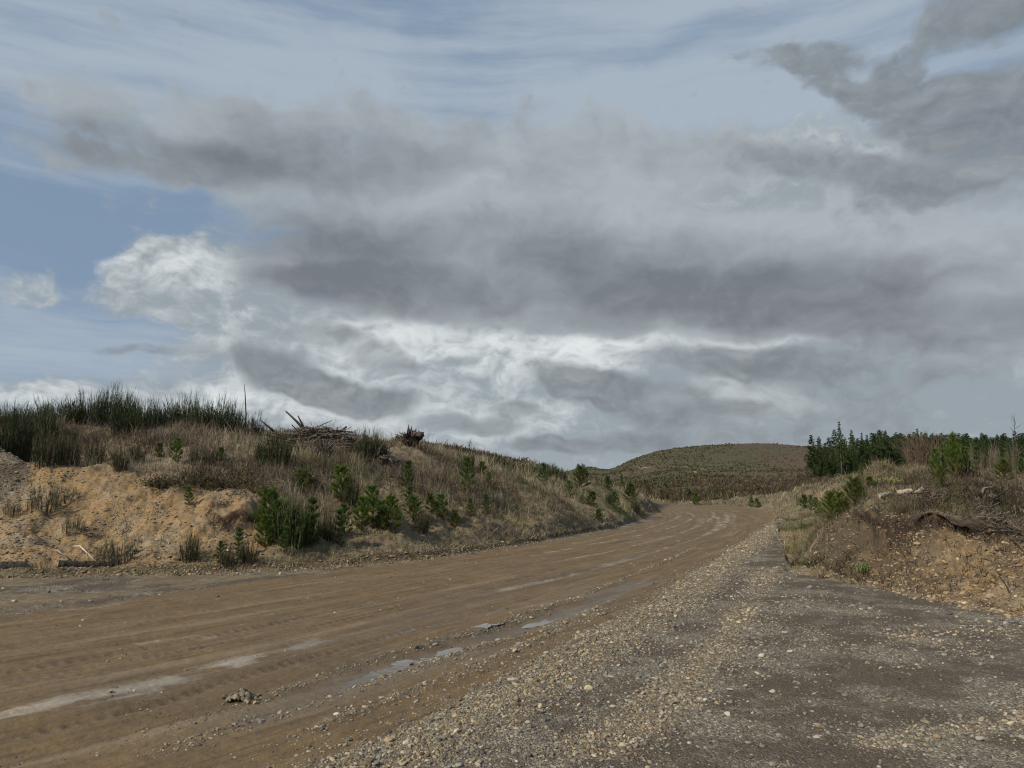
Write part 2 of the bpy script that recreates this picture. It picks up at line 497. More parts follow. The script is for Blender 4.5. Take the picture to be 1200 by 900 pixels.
def tag(o, label, cat, group=None, kind=None):
    o['label'] = label; o['category'] = cat
    if group: o['group'] = group
    if kind: o['kind'] = kind
    return o


# ------------------------------------------------------------------ node helpers
class NT:
    def __init__(s, nt):
        s.nt = nt; s.n = nt.nodes; s.l = nt.links

    def put(s, sock, v):
        if hasattr(v, 'is_output') or isinstance(v, bpy.types.NodeSocket):
            s.l.new(v, sock)
        elif isinstance(v, (tuple, list)):
            sock.default_value = tuple(v) + ((1.0,) if sock.type == 'RGBA' and len(v) == 3 else ())
        else:
            sock.default_value = v

    def math(s, op, a, b=0.5, c=0.5, clamp=False):
        n = s.n.new('ShaderNodeMath'); n.operation = op; n.use_clamp = clamp
        for i, v in enumerate((a, b, c)):
            s.put(n.inputs[i], v)
        return n.outputs[0]

    def vmath(s, op, a, b=(0, 0, 0)):
        n = s.n.new('ShaderNodeVectorMath'); n.operation = op
        s.put(n.inputs[0], a); s.put(n.inputs[1], b)
        return n.outputs['Value'] if op in ('LENGTH', 'DOT_PRODUCT') else n.outputs[0]

    def mix(s, f, a, b, mode='MIX'):
        n = s.n.new('ShaderNodeMix'); n.data_type = 'RGBA'; n.blend_type = mode
        s.put(n.inputs[0], f); s.put(n.inputs[6], a); s.put(n.inputs[7], b)
        return n.outputs[2]

    def noise(s, vec, scale, detail=4, rough=0.55, out='Fac', dist=0.0):
        n = s.n.new('ShaderNodeTexNoise')
        if vec is not None: s.put(n.inputs['Vector'], vec)
        n.inputs['Scale'].default_value = scale; n.inputs['Detail'].default_value = detail
        n.inputs['Roughness'].default_value = rough; n.inputs['Distortion'].default_value = dist
        return n.outputs[out]

    def voro(s, vec, scale, out='Color', feature='F1'):
        n = s.n.new('ShaderNodeTexVoronoi'); n.feature = feature
        s.put(n.inputs['Vector'], vec); n.inputs['Scale'].default_value = scale
        return n.outputs[out]

    def ramp(s, f, a, b, smooth=True):
        n = s.n.new('ShaderNodeMapRange'); n.interpolation_type = 'SMOOTHSTEP' if smooth else 'LINEAR'
        s.put(n.inputs[0], f); s.put(n.inputs[1], a); s.put(n.inputs[2], b)
        n.inputs[3].default_value = 0; n.inputs[4].default_value = 1
        return n.outputs[0]

    def attr(s, name, out='Color'):
        n = s.n.new('ShaderNodeAttribute'); n.attribute_name = name
        return n.outputs[out]

    def sep(s, c):
        n = s.n.new('ShaderNodeSeparateColor'); s.put(n.inputs[0], c)
        return n.outputs[0], n.outputs[1], n.outputs[2]

    def coord(s, out='Object'):
        return s.n.new('ShaderNodeTexCoord').outputs[out]

    def mapping(s, v, loc=(0, 0, 0), rot=(0, 0, 0), scale=(1, 1, 1), t='POINT'):
        n = s.n.new('ShaderNodeMapping'); n.vector_type = t
        s.put(n.inputs[0], v)
        n.inputs[1].default_value = loc; n.inputs[2].default_value = rot; n.inputs[3].default_value = scale
        return n.outputs[0]


def new_mat(name, rough=0.8, spec=0.3):
    m = bpy.data.materials.new(name); m.use_nodes = True
    t = NT(m.node_tree)
    b = t.n['Principled BSDF']
    b.inputs['Roughness'].default_value = rough
    b.inputs['Specular IOR Level'].default_value = spec
    return m, t, b


def bump(t, b, h, strength=0.5, dist=0.02):
    n = t.n.new('ShaderNodeBump')
    n.inputs['Strength'].default_value = strength; n.inputs['Distance'].default_value = dist
    t.put(n.inputs['Height'], h)
    t.l.new(n.outputs[0], b.inputs['Normal'])


# ------------------------------------------------------------------ ground material
GM, t, b = new_mat('ground_surface', 0.9, 0.25)
co = t.coord('Object')
rd, tg, gg = t.sep(t.attr('mask_a'))
pl, wt, oc = t.sep(t.attr('mask_b'))
ts_, gn, hf = t.sep(t.attr('mask_c'))
nA = t.noise(co, 0.9, 5, 0.6)
nB = t.noise(co, 6.0, 5, 0.65)
nC = t.noise(co, 38.0, 4, 0.7)
nD = t.noise(co, 2.2, 5, 0.6)
# dead grass and litter
lit = t.mix(t.ramp(nB, 0.3, 0.7), (0.095, 0.070, 0.043), (0.225, 0.178, 0.108))
lit = t.mix(t.ramp(nA, 0.4, 0.7), lit, (0.12, 0.088, 0.056))
lit = t.mix(t.math('MULTIPLY', t.ramp(nC, 0.5, 0.75), 0.5), lit, (0.25, 0.20, 0.13))
lit = t.mix(t.math('MULTIPLY', gn, t.math('MULTIPLY_ADD', nB, 0.8, 0.25)), lit, (0.075, 0.085, 0.028))
# scrub hill
hn = t.noise(co, 0.022, 6, 0.62); hn2 = t.noise(co, 0.35, 4, 0.6)
hill = t.mix(t.ramp(hn2, 0.35, 0.7), (0.062, 0.058, 0.029), (0.082, 0.070, 0.039))
hill = t.mix(t.math('MULTIPLY', t.ramp(hn, 0.44, 0.62), 0.9), hill, (0.092, 0.063, 0.042))
lit = t.mix(hf, lit, hill)
# ochre subsoil
nE = t.noise(co, 16, 5, 0.75); nF = t.noise(co, 55, 3, 0.7)
ochc = t.mix(t.ramp(nD, 0.35, 0.65), (0.240, 0.160, 0.082), (0.285, 0.175, 0.066))
ochc = t.mix(t.ramp(nB, 0.42, 0.64), ochc, (0.175, 0.124, 0.072))
ochc = t.mix(t.math('MULTIPLY', t.ramp(nA, 0.50, 0.68), 0.8), ochc, (0.27, 0.222, 0.150))
ochc = t.mix(t.math('MULTIPLY', t.ramp(nE, 0.50, 0.63), 0.9), ochc, (0.085, 0.062, 0.040))
ochc = t.mix(t.math('MULTIPLY', t.ramp(nF, 0.56, 0.66), 0.7), ochc, (0.36, 0.30, 0.21))
c = t.mix(oc, lit, ochc)
# topsoil lip
c = t.mix(t.math('MULTIPLY', ts_, t.ramp(nB, 0.25, 0.55)), c, (0.040, 0.028, 0.020))
# mud
mud = t.mix(t.ramp(nD, 0.3, 0.7), (0.134, 0.088, 0.043), (0.174, 0.119, 0.059))
mud = t.mix(t.math('MULTIPLY', t.ramp(nB, 0.45, 0.75), 0.55), mud, (0.122, 0.086, 0.050))
mud = t.mix(t.math('MULTIPLY', t.ramp(nC, 0.58, 0.72), 0.45), mud, (0.235, 0.185, 0.125))
rc = t.mapping(t.attr('along_road', 'Vector'), scale=(1.0, 0.07, 1))
ns1 = t.noise(rc, 2.6, 5, 0.65); ns2 = t.noise(rc, 11.0, 4, 0.7)
mud = t.mix(t.math('MULTIPLY', t.ramp(ns2, 0.48, 0.62), 0.65), mud, (0.088, 0.062, 0.036))
mud = t.mix(t.math('MULTIPLY', t.ramp(ns1, 0.52, 0.68), 0.5), mud, (0.250, 0.185, 0.110))
mud = t.mix(t.math('MULTIPLY', t.ramp(ns1, 0.48, 0.32), 0.55), mud, (0.105, 0.074, 0.043))
edge = t.math('MULTIPLY_ADD', t.math('SUBTRACT', nB, 0.5), 0.7, rd)
c = t.mix(t.ramp(edge, 0.35, 0.65), c, mud)
plm = t.math('MULTIPLY_ADD', t.math('SUBTRACT', ns2, 0.5), 2.4, t.math('MULTIPLY_ADD', t.math('SUBTRACT', t.noise(co, 14, 5, 0.7), 0.5), 0.9, pl))
plm = t.math('MULTIPLY', t.ramp(plm, 0.30, 1.35), t.ramp(pl, 0.04, 0.3))
c = t.mix(t.math('MULTIPLY', plm, 0.82), c, (0.39, 0.345, 0.275))
c = t.mix(t.math('MULTIPLY', t.math('MULTIPLY', hf, t.ramp(pl, 0.2, 0.6)), 0.8), c, (0.27, 0.225, 0.165))
c = t.mix(t.math('MULTIPLY', wt, 0.55), c, (0.085, 0.064, 0.046))
# gravel: cells of several stone colours
v1 = t.sep(t.voro(co, 62.0)); v2 = t.sep(t.voro(co, 140.0)); d1 = t.voro(co, 62.0, 'Distance'); d2 = t.voro(co, 140.0, 'Distance')
st = t.mix(v1[0], (0.096, 0.084, 0.066), (0.31, 0.272, 0.208))
st = t.mix(t.ramp(v1[1], 0.72, 0.78), st, (0.42, 0.37, 0.275))
st2 = t.mix(v2[0], (0.080, 0.068, 0.052), (0.25, 0.214, 0.158))
stg = t.mix(t.ramp(t.math('ADD', v1[2], t.math('SUBTRACT', nB, 0.5)), 0.30, 0.55), st2, st)
stg = t.mix(t.math('MULTIPLY', t.ramp(t.noise(co, 1.1, 5, 0.65), 0.40, 0.56), 0.92), stg, t.mix(v2[1], (0.072, 0.056, 0.040), (0.145, 0.114, 0.081)))
sttan = t.mix(v1[0], (0.14, 0.112, 0.074), (0.36, 0.30, 0.205))
sttan = t.mix(t.ramp(v2[1], 0.6, 0.7), sttan, (0.115, 0.088, 0.058))
ge = t.ramp(t.math('MULTIPLY_ADD', t.math('SUBTRACT', nC, 0.5), 0.9, gg), 0.3, 0.7)
c = t.mix(ge, c, stg)
te = t.ramp(t.math('MULTIPLY_ADD', t.math('SUBTRACT', nC, 0.5), 1.1, tg), 0.3, 0.8)
c = t.mix(te, c, sttan)
t.put(b.inputs['Base Color'], c)
ro = t.math('SUBTRACT', 0.92, t.math('MULTIPLY', wt, 0.62))
ro = t.math('SUBTRACT', ro, t.math('MULTIPLY', t.math('MULTIPLY', rd, t.ramp(ns1, 0.40, 0.64)), 0.28))
ro = t.math('SUBTRACT', ro, t.math('MULTIPLY', plm, 0.30))
ro = t.math('MAXIMUM', ro, 0.16)
t.put(b.inputs['Roughness'], ro)
gm = t.math('MAXIMUM', ge, te)
hgt = t.math('ADD', t.math('MULTIPLY', nC, 0.35), t.math('MULTIPLY', nB, 0.6))
hgt = t.math('ADD', hgt, t.math('MULTIPLY', gm, t.math('SUBTRACT', 0.8, t.math('ADD', d1, t.math('MULTIPLY', d2, 0.5)))))
bump(t, b, hgt, 0.75, 0.03)

# ------------------------------------------------------------------ ground sheets (one grid, cut along the road and gravel edges)
V = np.concatenate([np.stack([GX, GY, Zg], -1).reshape(-1, 3), [[0, 0, 0]]])
ii = np.arange(NR - 1)[:, None]; jj = np.arange(NA)[None, :]
jn = (jj + 1) % NA
quads = np.stack([ii * NA + jj, ii * NA + jn, (ii + 1) * NA + jn, (ii + 1) * NA + jj], -1)
quads = quads[..., ::1]
cls = np.zeros((NR - 1, NA), int)
rdq = full(road)[:-1]; grq = full(grey)[:-1]; rl = full(rel, 99)[:-1]
cls[rdq > 0.5] = 1
cls[(rdq <= 0.5) & (full(sR, 0)[:-1] > 0) & (rl < 0.0)] = 2
cls[(RR[:-1, None] > 112) & (cls == 0)] = 3
fan = np.stack([np.full(NA, NR * NA), np.arange(NA), (np.arange(NA) + 1) % NA], -1)


def sheet(name, sel, label, cat):
    q = quads[sel]
    used = np.unique(q)
    remap = np.zeros(len(V), np.int64); remap[used] = np.arange(len(used))
    me = make_mesh(name, V[used], remap[q], {'mask_a': np.vstack([MA, [[0, 0, 1, 1]]])[used], 'mask_b': np.vstack([MB_, [[0, 0, 0, 1]]])[used],
                                             'mask_c': np.vstack([MC, [[0, 0, 0, 1]]])[used], 'along_road': np.vstack([MD, [[0, 0, 0, 1]]])[used]}, True, [GM])
    # one normal field over all sheets, so that the cuts between them do not show
    me.normals_split_custom_set_from_vertices(NV[used])
    o = link(name, me)
    tag(o, label, cat, kind='structure')
    return o


# vertex normals of the whole grid
Pg = np.stack([GX, GY, Zg], -1)
du = np.roll(Pg, -1, 1) - np.roll(Pg, 1, 1)
dv = np.gradient(Pg, axis=0)
NV = np.cross(du, dv); NV /= np.maximum(np.linalg.norm(NV, axis=-1, keepdims=True), 1e-9)
NV = NV.reshape(-1, 3)
NV = np.vstack([NV, [[0, 0, 1]]])
sheet('ground', cls == 0, 'grassy and ochre banks of bare soil either side of the dirt road', 'ground')
sheet('dirt_road', cls == 1, 'brown muddy dirt road with pale wheel tracks, curving left into the distance', 'road')
sheet('gravel_yard', cls == 2, 'dark gravel pull-off with loose stones right of the road', 'gravel ground')
sheet('hills', cls == 3, 'scrubby brown green hills beyond the bend of the road', 'hills')
me = make_mesh('gravel_patch', V[np.unique(fan)], np.searchsorted(np.unique(fan), fan), {'mask_a': np.tile([0, 0, 1, 1], (NA + 1, 1)), 'mask_b': np.tile([0, 0, 0, 1], (NA + 1, 1)), 'mask_c': np.tile([0, 0, 0, 1], (NA + 1, 1))}, True, [GM])
tag(link('gravel_ground', me), 'gravel underfoot where the photographer stands', 'gravel ground', kind='structure')
# ------------------------------------------------------------------ sky
SUN_EL, SUN_AZ = math.radians(38), math.radians(-128)      # azimuth from +Y towards +X: behind the camera, to the left


def deg(px, py):
    sx, sz = ray(px, py)
    return math.degrees(math.atan2(sx, 1)), math.degrees(math.atan2(sz, math.hypot(sx, 1)))


world = bpy.data.worlds.new('World'); SC.world = world
world.use_nodes = True
t = NT(world.node_tree)
bg = t.n['Background']
sky = t.n.new('ShaderNodeTexSky'); sky.sky_type = 'NISHITA'; sky.sun_disc = False
sky.sun_elevation = SUN_EL; sky.sun_rotation = SUN_AZ
sky.air_density = 1.0; sky.dust_density = 1.2; sky.ozone_density = 1.4; sky.altitude = 300
dvec = t.coord('Generated')
sp = t.n.new('ShaderNodeSeparateXYZ'); t.l.new(dvec, sp.inputs[0])
az = t.math('MULTIPLY', t.math('ARCTAN2', sp.outputs[0], sp.outputs[1]), 180 / math.pi)
el = t.math('MULTIPLY', t.math('ARCSINE', sp.outputs[2]), 180 / math.pi)
cmb = t.n.new('ShaderNodeCombineXYZ'); t.l.new(az, cmb.inputs[0]); t.l.new(el, cmb.inputs[1])
P = cmb.outputs[0]
# slow, soft warp of the patches; the fluffy edge comes from noise added to their cover
w1 = t.vmath('SUBTRACT', t.noise(P, 0.11, 2, 0.5, 'Color'), (0.5, 0.5, 0.5))
w2 = t.vmath('SUBTRACT', t.noise(P, 0.42, 2, 0.5, 'Color'), (0.5, 0.5, 0.5))
PW = t.vmath('ADD', P, t.vmath('MULTIPLY', w1, (5.5, 3.2, 0)))
PW = t.vmath('ADD', PW, t.vmath('MULTIPLY', w2, (1.7, 1.1, 0)))
spw = t.n.new('ShaderNodeSeparateXYZ'); t.l.new(PW, spw.inputs[0])
PU, PV = spw.outputs[0], spw.outputs[1]


def field(blobs):
    """sum of soft elliptical patches, given by image point and radii and kept as directions in the sky"""
    acc = None
    for (px, py, rx, ry, rot, amp) in blobs:
        a, e = deg(px, py)
        kx = abs(deg(px + 10, py)[0] - deg(px - 10, py)[0]) / 20
        ky = abs(deg(px, py + 10)[1] - deg(px, py - 10)[1]) / 20
        rx = rx * kx * 1.3; ry = ry * ky * 1.3
        c, s_ = math.cos(math.radians(rot)), math.sin(math.radians(rot))
        u = t.math('MULTIPLY_ADD', PU, c / rx, t.math('MULTIPLY_ADD', PV, s_ / rx, -(a * c + e * s_) / rx))
        v = t.math('MULTIPLY_ADD', PU, -s_ / ry, t.math('MULTIPLY_ADD', PV, c / ry, (a * s_ - e * c) / ry))
        q = t.math('MULTIPLY_ADD', u, u, t.math('MULTIPLY', v, v))
        g = t.ramp(q, 1.0, 0.0)
        acc = t.math('MULTIPLY', g, amp) if acc is None else t.math('MULTIPLY_ADD', g, amp, acc)
    return acc


# cloud noise, flatter towards the horizon
PN = t.mapping(PW, scale=(1, 1.6, 1))
nbig = t.noise(PN, 0.085, 4, 0.5)
nmid = t.noise(PN, 0.20, 8, 0.60)
nfin = t.noise(PN, 0.55, 6, 0.58)
rel_m = t.math('SUBTRACT', nmid, t.noise(t.vmath('ADD', PN, (-0.5, 1.3, 0)), 0.20, 8, 0.60))       # relief: lit towards the sun, shaded below
rel_f = t.math('SUBTRACT', nfin, t.noise(t.vmath('ADD', PN, (-0.3, 0.7, 0)), 0.55, 5, 0.55))
ncir = t.noise(t.mapping(t.vmath('ADD', P, t.vmath('MULTIPLY', w1, (3, 1.2, 0))), rot=(0, 0, math.radians(-10)), scale=(0.16, 1.5, 1)), 0.40, 5, 0.6)

base = t.mix(1.0, sky.outputs[0], (0.080, 0.080, 0.080), 'MULTIPLY')
base = t.mix(0.85, base, (0.205, 0.285, 0.395))
# thin high veil
veil = field([(150, 60, 420, 110, 4, 0.75), (560, 60, 420, 45, 8, 0.5), (900, 70, 340, 150, 0, 0.8), (650, 170, 360, 80, 0, 0.75),
              (60, 230, 180, 60, 0, 0.3), (60, 400, 240, 90, 0, 0.75), (850, 190, 200, 70, 0, 0.45), (690, 62, 200, 26, 6, -0.35), (60, 275, 190, 55, 0, -0.6), (130, 240, 160, 30, 0, -0.3), (180, 372, 130, 22, 0, -0.5)])
va = t.ramp(t.math('ADD', veil, t.math('MULTIPLY', t.math('SUBTRACT', ncir, 0.5), 2.2)), -0.25, 1.25)
colr = t.mix(t.math('MULTIPLY', va, 0.80), base, (0.385, 0.447, 0.512))

# bright cumulus bank low down
white = field([(240, 326, 132, 52, 0, 1.3), (450, 400, 260, 50, 0, 0.8), (620, 440, 420, 100, 0, 0.95), (150, 475, 330, 40, 0, 0.65), (330, 395, 110, 26, 0, 0.45),
               (900, 440, 400, 90, 0, 0.95), (500, 530, 600, 70, 0, 0.9), (1130, 330, 170, 55, 0, 1.0), (1100, 470, 330, 120, 0, 0.9), (20, 338, 60, 22, 0, 0.6), (870, 230, 210, 90, 0, 0.95),
               (640, 240, 130, 45, 0, 0.8), (1080, 230, 200, 60, 0, 0.6), (485, 390, 60, 10, 0, -0.7), (615, 402, 60, 11, 0, -0.8), (350, 352, 60, 18, 0, -0.5), (740, 200, 90, 26, -20, -0.2), (190, 385, 130, 16, 0, -0.4), (110, 300, 40, 40, 0, -0.5)])
wa = t.ramp(t.math('ADD', white, t.math('MULTIPLY_ADD', t.math('SUBTRACT', nfin, 0.5), 0.7, t.math('MULTIPLY', t.math('SUBTRACT', nmid, 0.5), 1.7))), 0.18, 0.85)
bright = field([(650, 420, 110, 34, 0, 0.75), (470, 402, 110, 24, 0, 0.7), (300, 468, 120, 26, 0, 0.6), (120, 470, 170, 24, 0, 0.4), (865, 470, 110, 36, 0, 0.55), (560, 495, 160, 36, 0, 0.5), (420, 440, 60, 26, 0, 0.4),
                (225, 314, 100, 32, 0, 0.5), (800, 398, 150, 18, 0, 0.75), (1140, 325, 90, 28, 0, 0.5), (1040, 395, 120, 12, 0, 0.3), (1010, 430, 150, 30, 0, -0.35), (700, 525, 250, 40, 0, -0.3), (1100, 500, 260, 60, 0, -0.35), (760, 470, 90, 40, 0, -0.2)])
wb = t.math('ADD', bright, t.math('MULTIPLY', t.math('SUBTRACT', nmid, 0.5), 1.7))
wb = t.math('ADD', wb, t.math('MULTIPLY', t.math('SUBTRACT', nfin, 0.5), 1.4))
wb = t.ramp(t.math('ADD', wb, t.math('MULTIPLY_ADD', rel_m, 1.3, t.math('MULTIPLY', rel_f, 0.5))), -0.30, 1.30)
wcol = t.mix(wb, (0.285, 0.325, 0.355), (0.700, 0.735, 0.735))
colr = t.mix(t.math('MULTIPLY', wa, 0.95), colr, wcol)

# the grey deck
deck = field([(250, 172, 230, 46, -4, 0.8), (420, 180, 190, 78, 0, 0.85), (120, 184, 150, 18, 0, 0.5), (500, 290, 215, 92, 0, 1.05), (430, 330, 130, 50, 0, 0.6), (700, 270, 280, 110, 0, 0.9),
              (870, 315, 330, 72, 0, 0.95), (1080, 300, 330, 66, 0, 0.7), (960, 362, 340, 36, 0, 1.0), (1180, 380, 240, 50, 0, 0.85), (670, 185, 190, 70, 0, 0.65), (45, 104, 60, 12, 0, 0.35), (280, 120, 120, 16, 0, 0.3),
              (1140, 335, 110, 26, 0, -0.75), (890, 230, 110, 44, 0, -0.45), (640, 235, 80, 24, 0, -0.4), (430, 240, 110, 20, 0, -0.35)])
da = t.ramp(t.math('ADD', deck, t.math('MULTIPLY_ADD', t.math('SUBTRACT', nfin, 0.5), 1.0, t.math('MULTIPLY', t.math('SUBTRACT', nmid, 0.5), 1.5))), 0.08, 0.92)
dens = field([(880, 350, 260, 40, 0, 0.7), (420, 190, 150, 40, 0, 0.4), (200, 180, 150, 30, 0, 0.55), (400, 300, 110, 50, 0, 0.5), (470, 345, 150, 34, 0, 0.6), (760, 310, 180, 50, 0, 0.45), (600, 290, 160, 45, 0, 0.25),
              (1130, 385, 200, 30, 0, 0.55), (860, 240, 180, 60, 0, -0.35), (1080, 290, 180, 36, 0, -0.2), (560, 230, 120, 30, 0, -0.15)])
db = t.ramp(t.math('ADD', dens, t.math('MULTIPLY', t.math('SUBTRACT', nbig, 0.5), 1.0)), -0.40, 0.95)
db = t.math('ADD', db, t.math('MULTIPLY_ADD', t.math('SUBTRACT', nfin, 0.5), 0.35, t.math('MULTIPLY', t.math('SUBTRACT', nmid, 0.5), 0.9)))
db = t.math('SUBTRACT', db, t.math('MULTIPLY_ADD', rel_m, 0.9, t.math('MULTIPLY', rel_f, 0.25)), clamp=True)
dcol = t.mix(db, (0.368, 0.408, 0.438), (0.158, 0.174, 0.192))
colr = t.mix(t.math('MULTIPLY', da, 0.92), colr, dcol)

# darker scraps: right top corner, and the small ones in front of the bright bank
scr = field([(1180, 140, 130, 75, 0, 0.95), (1090, 130, 110, 45, -10, 0.8), (1000, 105, 80, 22, -20, 0.7), (930, 66, 85, 20, -8, 0.8), (1040, 100, 120, 34, -14, 0.4), (1060, 72, 40, 18, 0, 0.6), (1160, 15, 100, 36, 0, 0.85),
             (985, 205, 150, 26, -18, 0.7), (1060, 240, 90, 20, 0, 0.55),
             (335, 440, 70, 28, -14, 0.95), (410, 462, 95, 20, -10, 0.95), (450, 472, 50, 12, 0, 0.5), (680, 448, 70, 22, -14, 0.9), (750, 470, 110, 24, -10, 0.6), (840, 422, 140, 20, -6, 0.65),
             (700, 518, 110, 16, 0, 0.6), (550, 497, 60, 13, 0, 0.75), (600, 477, 36, 12, 0, 0.75), (640, 520, 60, 12, 0, 0.5), (960, 440, 220, 44, 0, 0.5), (160, 407, 50, 7, 0, 0.7), (440, 420, 60, 16, -20, 0.6), (360, 392, 70, 12, 0, 0.45), (900, 505, 200, 34, 0, 0.45)])
sa = t.ramp(t.math('ADD', scr, t.math('MULTIPLY_ADD', t.math('SUBTRACT', nfin, 0.5), 1.5, t.math('MULTIPLY', t.math('SUBTRACT', nmid, 0.5), 1.4))), 0.14, 0.90)
scol = t.mix(t.ramp(t.math('MULTIPLY_ADD', rel_f, 0.6, t.math('MULTIPLY_ADD', rel_m, 1.1, 0.42)), 0.0, 1.0), (0.160, 0.180, 0.198), (0.290, 0.320, 0.345))
colr = t.mix(t.math('MULTIPLY', sa, 0.88), colr, scol)
# lower, hazier band at the horizon
hz = t.ramp(el, 4.0, -2.0)
colr = t.mix(t.math('MULTIPLY', hz, 0.55), colr, (0.40, 0.44, 0.475))
# below the horizon and behind the camera the sky goes on as plain broken cloud
t.put(bg.inputs['Color'], colr)
bg.inputs['Strength'].default_value = 1.0
world.cycles.sampling_method = 'MANUAL'
world.cycles.sample_map_resolution = 512

sl = bpy.data.lights.new('sun', 'SUN'); sl.energy = 3.9; sl.angle = math.radians(2.5); sl.color = (1.0, 0.91, 0.77)
so = bpy.data.objects.new('sun', sl); COL.objects.link(so)
from mathutils import Vector
sdir = Vector((math.sin(SUN_AZ) * math.cos(SUN_EL), math.cos(SUN_AZ) * math.cos(SUN_EL), math.sin(SUN_EL)))
so.rotation_euler = sdir.to_track_quat('Z', 'Y').to_euler()

SC.view_settings.view_transform = 'Standard'
SC.view_settings.look = 'None'
SC.view_settings.exposure = 0.15
SC.view_settings.gamma = 1
# ------------------------------------------------------------------ materials for things


def attr_mat(name, rough=0.75, spec=0.2, trans=0.0, var=0.25, scale=6.0):
    m, t, b = new_mat(name, rough, spec)
    c = t.attr('col')
    oi = t.n.new('ShaderNodeObjectInfo')
    n = t.noise(t.coord('Object'), scale, 3, 0.6)
    k = t.math('MULTIPLY_ADD', t.math('SUBTRACT', n, 0.5), var * 2, 1.0)
    k = t.math('MULTIPLY', k, t.math('MULTIPLY_ADD', oi.outputs['Random'], var, 1 - var / 2))
    c = t.mix(1.0, c, k, 'MULTIPLY')
    t.put(b.inputs['Base Color'], c)
    if trans:
        tr = t.n.new('ShaderNodeBsdfTranslucent'); t.put(tr.inputs[0], c)
        ms = t.n.new('ShaderNodeMixShader'); ms.inputs[0].default_value = trans
        t.l.new(b.outputs[0], ms.inputs[1]); t.l.new(tr.outputs[0], ms.inputs[2])
        t.l.new(ms.outputs[0], t.n['Material Output'].inputs[0])
    return m


M_NEEDLE = attr_mat('needles', 0.6, 0.3, 0.25)
M_SHOOT = attr_mat('broom_shoots', 0.7, 0.2, 0.1)
M_BARK = attr_mat('bark', 0.9, 0.15, 0, 0.4, 14)
M_GRASS = attr_mat('dry_grass', 0.8, 0.15, 0.3, 0.2, 0.8)
M_STONE = attr_mat('stone', 0.85, 0.3, 0, 0.35, 60)
M_SCRUB = attr_mat('scrub_leaves', 0.8, 0.1, 0.15, 0.3, 0.3)
M_FIR = attr_mat('conifer_needles', 0.8, 0.1, 0.15, 0.55, 0.5)


def unit(v):
    return v / np.maximum(np.linalg.norm(v, axis=-1, keepdims=True), 1e-9)


class Buf:
    def __init__(s):
        s.v = []; s.f = []; s.c = []; s.n = 0

    def add(s, V, Fc, C):
        V = np.asarray(V, float).reshape(-1, 3)
        C = np.asarray(C, float)
        if C.ndim == 1: C = np.tile(C, (len(V), 1))
        s.v.append(V); s.f.append(np.asarray(Fc, np.int64) + s.n); s.c.append(C); s.n += len(V)

    def mesh(s, name, mat, smooth=True):
        C = np.concatenate(s.c); C = np.hstack([C, np.ones((len(C), 1))])
        return make_mesh(name, np.concatenate(s.v), np.concatenate(s.f), {'col': C}, smooth, [mat])

    def blades(s, base, d, L, W, droop, col, tipcol=None, r=None):
        """tapered bent blades: base (N,3), d unit direction, L, W arrays, droop (N,3) added at the tip"""
        r = r or rng
        N = len(base)
        L = np.broadcast_to(np.asarray(L, float), (N,))[:, None]; W = np.broadcast_to(np.asarray(W, float), (N,))[:, None]
        a = r.uniform(0, 2 * math.pi, N)
        side = unit(np.cross(d, np.stack([np.cos(a), np.sin(a), r.uniform(-.3, .3, N)], -1)))
        mid = base + d * L * 0.55 + droop * 0.25
        tip = base + d * L + droop
        V = np.stack([base - side * W / 2, base + side * W / 2, mid + side * W * 0.36, mid - side * W * 0.36, tip], 1)
        k = np.arange(N)[:, None] * 5
        Fc = np.concatenate([k + [0, 1, 2], k + [0, 2, 3], k + [3, 2, 4]])
        col = np.broadcast_to(col, (N, 3)); tc = col if tipcol is None else np.broadcast_to(tipcol, (N, 3))
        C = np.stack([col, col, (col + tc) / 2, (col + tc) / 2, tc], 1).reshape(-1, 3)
        s.add(V, Fc, C)

    def spikes(s, base, d, L, W, col, r=None):
        """single-triangle needles"""
        r = r or rng
        N = len(base)
        L = np.broadcast_to(np.asarray(L, float), (N,))[:, None]; W = np.broadcast_to(np.asarray(W, float), (N,))[:, None]
        side = unit(np.cross(d, unit(r.normal(size=(N, 3)))))
        V = np.stack([base - side * W / 2, base + side * W / 2, base + d * L], 1)
        k = np.arange(N)[:, None] * 3
        s.add(V, k + [0, 1, 2], np.repeat(np.broadcast_to(col, (N, 3)), 3, 0))

    def tube(s, pts, rad, col, sides=6, jit=0.0, cap=True):
        pts = np.asarray(pts, float); n = len(pts)
        rad = np.broadcast_to(np.asarray(rad, float), (n,))
        tg_ = unit(np.gradient(pts, axis=0))
        ref = np.array([0, 0, 1.0]) if abs(tg_[0, 2]) < 0.8 else np.array([1.0, 0, 0])
        u = unit(np.cross(tg_, ref)); w = np.cross(tg_, u)
        a = np.linspace(0, 2 * math.pi, sides, endpoint=False)
        rr_ = rad[:, None] * (1 + jit * rng.uniform(-1, 1, (n, sides)))
        V = pts[:, None] + u[:, None] * (np.cos(a)[None, :, None] * rr_[..., None]) + w[:, None] * (np.sin(a)[None, :, None] * rr_[..., None])
        V = V.reshape(-1, 3)
        fs = []
        for i in range(n - 1):
            for j in range(sides):
                p, q = i * sides + j, i * sides + (j + 1) % sides
                fs += [(p, q, q + sides), (p, q + sides, p + sides)]
        if cap:
            V = np.vstack([V, pts[0], pts[-1]]); m = n * sides
            for j in range(sides):
                fs += [(m, (j + 1) % sides, j), (m + 1, m - sides + j, m - sides + (j + 1) % sides)]
        s.add(V, fs, col)


def upcone(n, spread, r=None):
    r = r or rng
    a = r.uniform(0, 2 * math.pi, n); k = np.abs(r.normal(0, spread, n))
    return unit(np.stack([np.cos(a) * k, np.sin(a) * k, np.ones(n)], -1))


